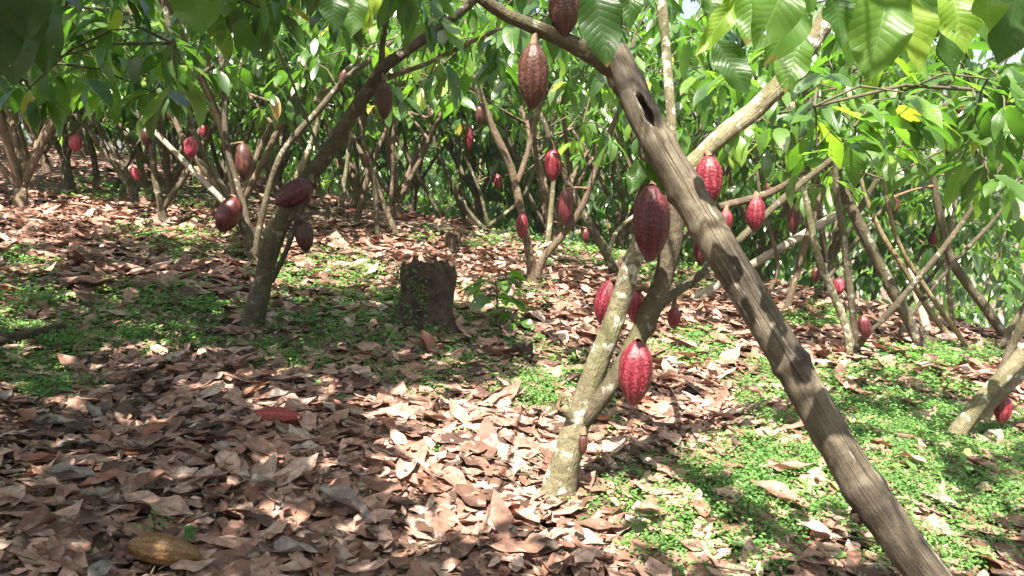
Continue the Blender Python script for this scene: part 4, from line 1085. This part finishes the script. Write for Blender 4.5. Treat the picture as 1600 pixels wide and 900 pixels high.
# ================================================================== TREES FURTHER BACK
hand_xy = np.array([[t.base[0], t.base[1]] for t in (T1, T2, T3, T4, T5, T6, T7, T8, T9, T10, T11, T12, T14, T15, T16, T17, T18, T19, T20, T21, T22, T23, T24, X1, X2, X3, X4, X5, X6, X7, X8, X9, X10)])
def make_back_tree(k, sparse=False):
    root = empty('cocoa_tree', (0, 0, 0))
    bark = ['bark', 'bark_red', 'bark', 'bark_yellow'][k % 4]
    g = G(); nl = random.choice([4, 4, 5]) + (1 if sparse else 0); hb = random.uniform(.1, .45)
    lean = np.array([random.uniform(-.12, .12), random.uniform(-.12, .12), hb])
    tube(g, [np.array([0, 0, -.12]), lean * .5, lean], [.075, .06, .05], 10, .06, .15, seed=k, flare=.3)
    g.build('trunk', M[bark], root)
    tips = []; limbs = []
    a0 = random.uniform(0, 6.28)
    for i in range(nl):
        a = a0 + i * 6.283 / nl + random.uniform(-.4, .4); sp = random.uniform(.35, .75); Lb = random.uniform(2.2, 3.2)
        p = [lean * .9]; dv = np.array([math.cos(a) * sp, math.sin(a) * sp, 1.0]); dv /= np.linalg.norm(dv)
        for q in range(4):
            p.append(p[-1] + dv * Lb / 4); dv = unit(dv + np.array([random.gauss(0, .14), random.gauss(0, .14), random.gauss(.02, .08)]))
        r0 = random.uniform(.024, .042); g = G()
        C, _ = tube(g, p, np.linspace(r0, r0 * .45, 5), 8, .12, .12, seed=k * 7 + i)
        g.build('branch', M[bark], root); limbs.append(C)
        for s in range(random.randint(1, 2)):
            j = int(len(C) * random.uniform(.35, .7)); b = random.uniform(0, 6.28)
            d2 = unit(np.array([math.cos(b), math.sin(b), random.uniform(.2, 1.0)])); q = C[j]; Ls = random.uniform(.8, 1.4)
            g = G(); C2, _ = tube(g, [q, q + d2 * Ls * .5, q + d2 * Ls + np.array([0, 0, .1])], [r0 * .5, r0 * .4, r0 * .25], 7, .12, .12, seed=s + k)
            g.build('branch', M[bark], root); limbs.append(C2)
    allp = np.concatenate(limbs); hi = allp[allp[:, 2] > (1.25 if k % 2 else .8)]
    n = 34 if sparse else 120
    P = hi[rng.integers(0, len(hi), n)] + rng.normal(0, .38, (n, 3)) * np.array([1, 1, .8])
    ends = np.array([c[-1] for c in limbs]); E = ends[rng.integers(0, len(ends), 34)] + rng.normal(0, .45, (34, 3))
    P = np.concatenate([P, E]); P = P[P[:, 2] > (1.3 if k % 2 else .75)]
    g = G(); clusters(g, P, .215, (7, 11), 2, 3, 0, bright=[0, .08, -.06, .04, .1, 0][k % 6])
    for p in P[::2]:
        q = allp[np.argmin(((allp - p) ** 2).sum(1))]; thin(g, q, p, .008, 1, .04)
    g.build('crown', [M['leaf_far'], M['twig']], root)
    low = allp[(allp[:, 2] > .5) & (allp[:, 2] < 2.2)]
    for i in range(random.randint(2, 4)):
        q = low[random.randrange(len(low))]
        put_pod(root, q + np.array([random.uniform(-.05, .05), random.uniform(-.05, .05), -.03]), random.uniform(.13, .2), random.uniform(.06, .085), random.choice(['pod_red', 'pod_red', 'pod_dark', 'pod_brown', 'pod_pink']), (0, 0), False, None, None, (0, 0, 0))
    return root
protos = [make_back_tree(k) for k in range(7)] + [make_back_tree(k, True) for k in (7, 8, 9)]
used = [False] * len(protos)
spots = []
for iy in range(13):
    for ix in range(-14, 15):
        Y = 9.0 + iy * 2.0 + random.uniform(-.6, .6); x = ix * 2.3 + (iy % 2) * 1.1 + random.uniform(-.6, .6)
        if abs(x) > Y * .70 + 1.0 or random.random() < .22: continue
        if np.min(((hand_xy - [x, Y]) ** 2).sum(1)) < 1.1 ** 2: continue
        if Y < 10.5 and abs(x) < 2.2: continue
        if x > 1.5 and (Y < 10.0 or random.random() < .12): continue
        spots.append((Y, x))
tries = 0; sparse_at = set()
while tries < 330 and len(spots) < 260:
    tries += 1
    Y = random.uniform(9.2, 17); x = random.uniform(-Y * .66, 4.5)
    if np.min(((hand_xy - [x, Y]) ** 2).sum(1)) < .8 ** 2 or min((Y - a) ** 2 + (x - b) ** 2 for a, b in spots) < 1.25 ** 2: continue
    if Y < 10.5 and abs(x) < 1.2: continue
    spots.append((Y, x)); sparse_at.add((Y, x))
spots.sort()
spots = spots[:235]
for i, (Y, x) in enumerate(spots):
    k = random.choice((7, 8, 9)) if (Y, x) in sparse_at else random.randrange(7)
    o = copy_tree(protos[k]) if used[k] else protos[k]; used[k] = True
    o.location = (x, Y, float(H(x, Y))); o.rotation_euler = (0, 0, random.uniform(0, 6.28)); s = random.uniform(.95, 1.35); o.scale = (s, s, s)
    tag(o, 'slender podded cocoa tree in the crowded rows behind, one of many alike', 'tree', 'cocoa trees in the rows behind')
for k, u_ in enumerate(used):
    if not u_: bpy.data.objects.remove(protos[k])

# far hillside of foliage closing the view beyond the rows
g = G()
n = 14000
Y = rng.uniform(36, 46, n); X = rng.uniform(-1, 1, n) * Y * .8; Z = H(X, Y) + rng.random(n) ** .8 * 15
az = rng.uniform(0, 6.28, n); dr = rng.uniform(.2, 1.3, n)
d = np.stack([np.cos(az) * np.cos(dr), np.sin(az) * np.cos(dr), -np.sin(dr)], 1)
leaves(g, np.stack([X, Y, Z], 1), d, rng.normal(0, .5, (n, 3)) + np.array([0, -.5, .8]), rng.uniform(.6, 1.2, n), rng.uniform(.3, .5, n), .4, .2, .02, 0, np.clip(rng.beta(2, 2, n), 0, .94), 2, 3)
o = g.build('distant_foliage', M['leaf_far']); tag(o, 'distant mass of green leaves beyond the last rows of trees', 'foliage', kind='stuff')

# ================================================================== LIGHT
w = bpy.data.worlds.new('World'); sc.world = w; w.use_nodes = True
t = w.node_tree; t.nodes.clear(); g = N(t)
sky = g.n('ShaderNodeTexSky', sky_type='NISHITA', sun_disc=False, sun_elevation=SUN_EL, sun_rotation=SUN_AZ)
sky.air_density = 1.2; sky.dust_density = 5.0
bg = g.n('ShaderNodeBackground', i_Strength=.075); g.link(sky.outputs[0], bg.inputs[0])
o = g.n('ShaderNodeOutputWorld'); g.link(bg.outputs[0], o.inputs[0])
ld = bpy.data.lights.new('sun', 'SUN'); ld.energy = 5.0; ld.angle = R(.53); ld.color = (1, .94, .82)
lo = bpy.data.objects.new('sun', ld); col.objects.link(lo); lo.location = (0, 0, 12)
lo.rotation_euler = Vector(SUN).to_track_quat('Z', 'Y').to_euler()
vs = sc.view_settings; vs.view_transform = 'Standard'; vs.look = 'None'; vs.exposure = 2.25; vs.gamma = 1
sc.cycles.max_bounces = 8; sc.cycles.diffuse_bounces = 4; sc.cycles.glossy_bounces = 3; sc.cycles.transmission_bounces = 4
sc.cycles.use_denoising = True

# ------------------------------------------------------------------ air
hm, ht = nt('haze_air'); hg = N(ht)
pv = hg.n('ShaderNodeVolumePrincipled'); pv.inputs['Density'].default_value = .0012; pv.inputs['Color'].default_value = (.93, .95, .92, 1); pv.inputs['Anisotropy'].default_value = .3
ho = hg.n('ShaderNodeOutputMaterial'); hg.link(pv.outputs[0], ho.inputs['Volume'])
bm_v = [(x, y, z) for x in (-210, 210) for y in (-20, 260) for z in (-20, 24)]
me = bpy.data.meshes.new('haze'); me.from_pydata(bm_v, [], [(0, 1, 3, 2), (4, 6, 7, 5), (0, 4, 5, 1), (2, 3, 7, 6), (0, 2, 6, 4), (1, 5, 7, 3)]); me.materials.append(hm)
hz = bpy.data.objects.new('haze', me); col.objects.link(hz); tag(hz, 'thin pale humid air between the trees', 'haze', kind='stuff')
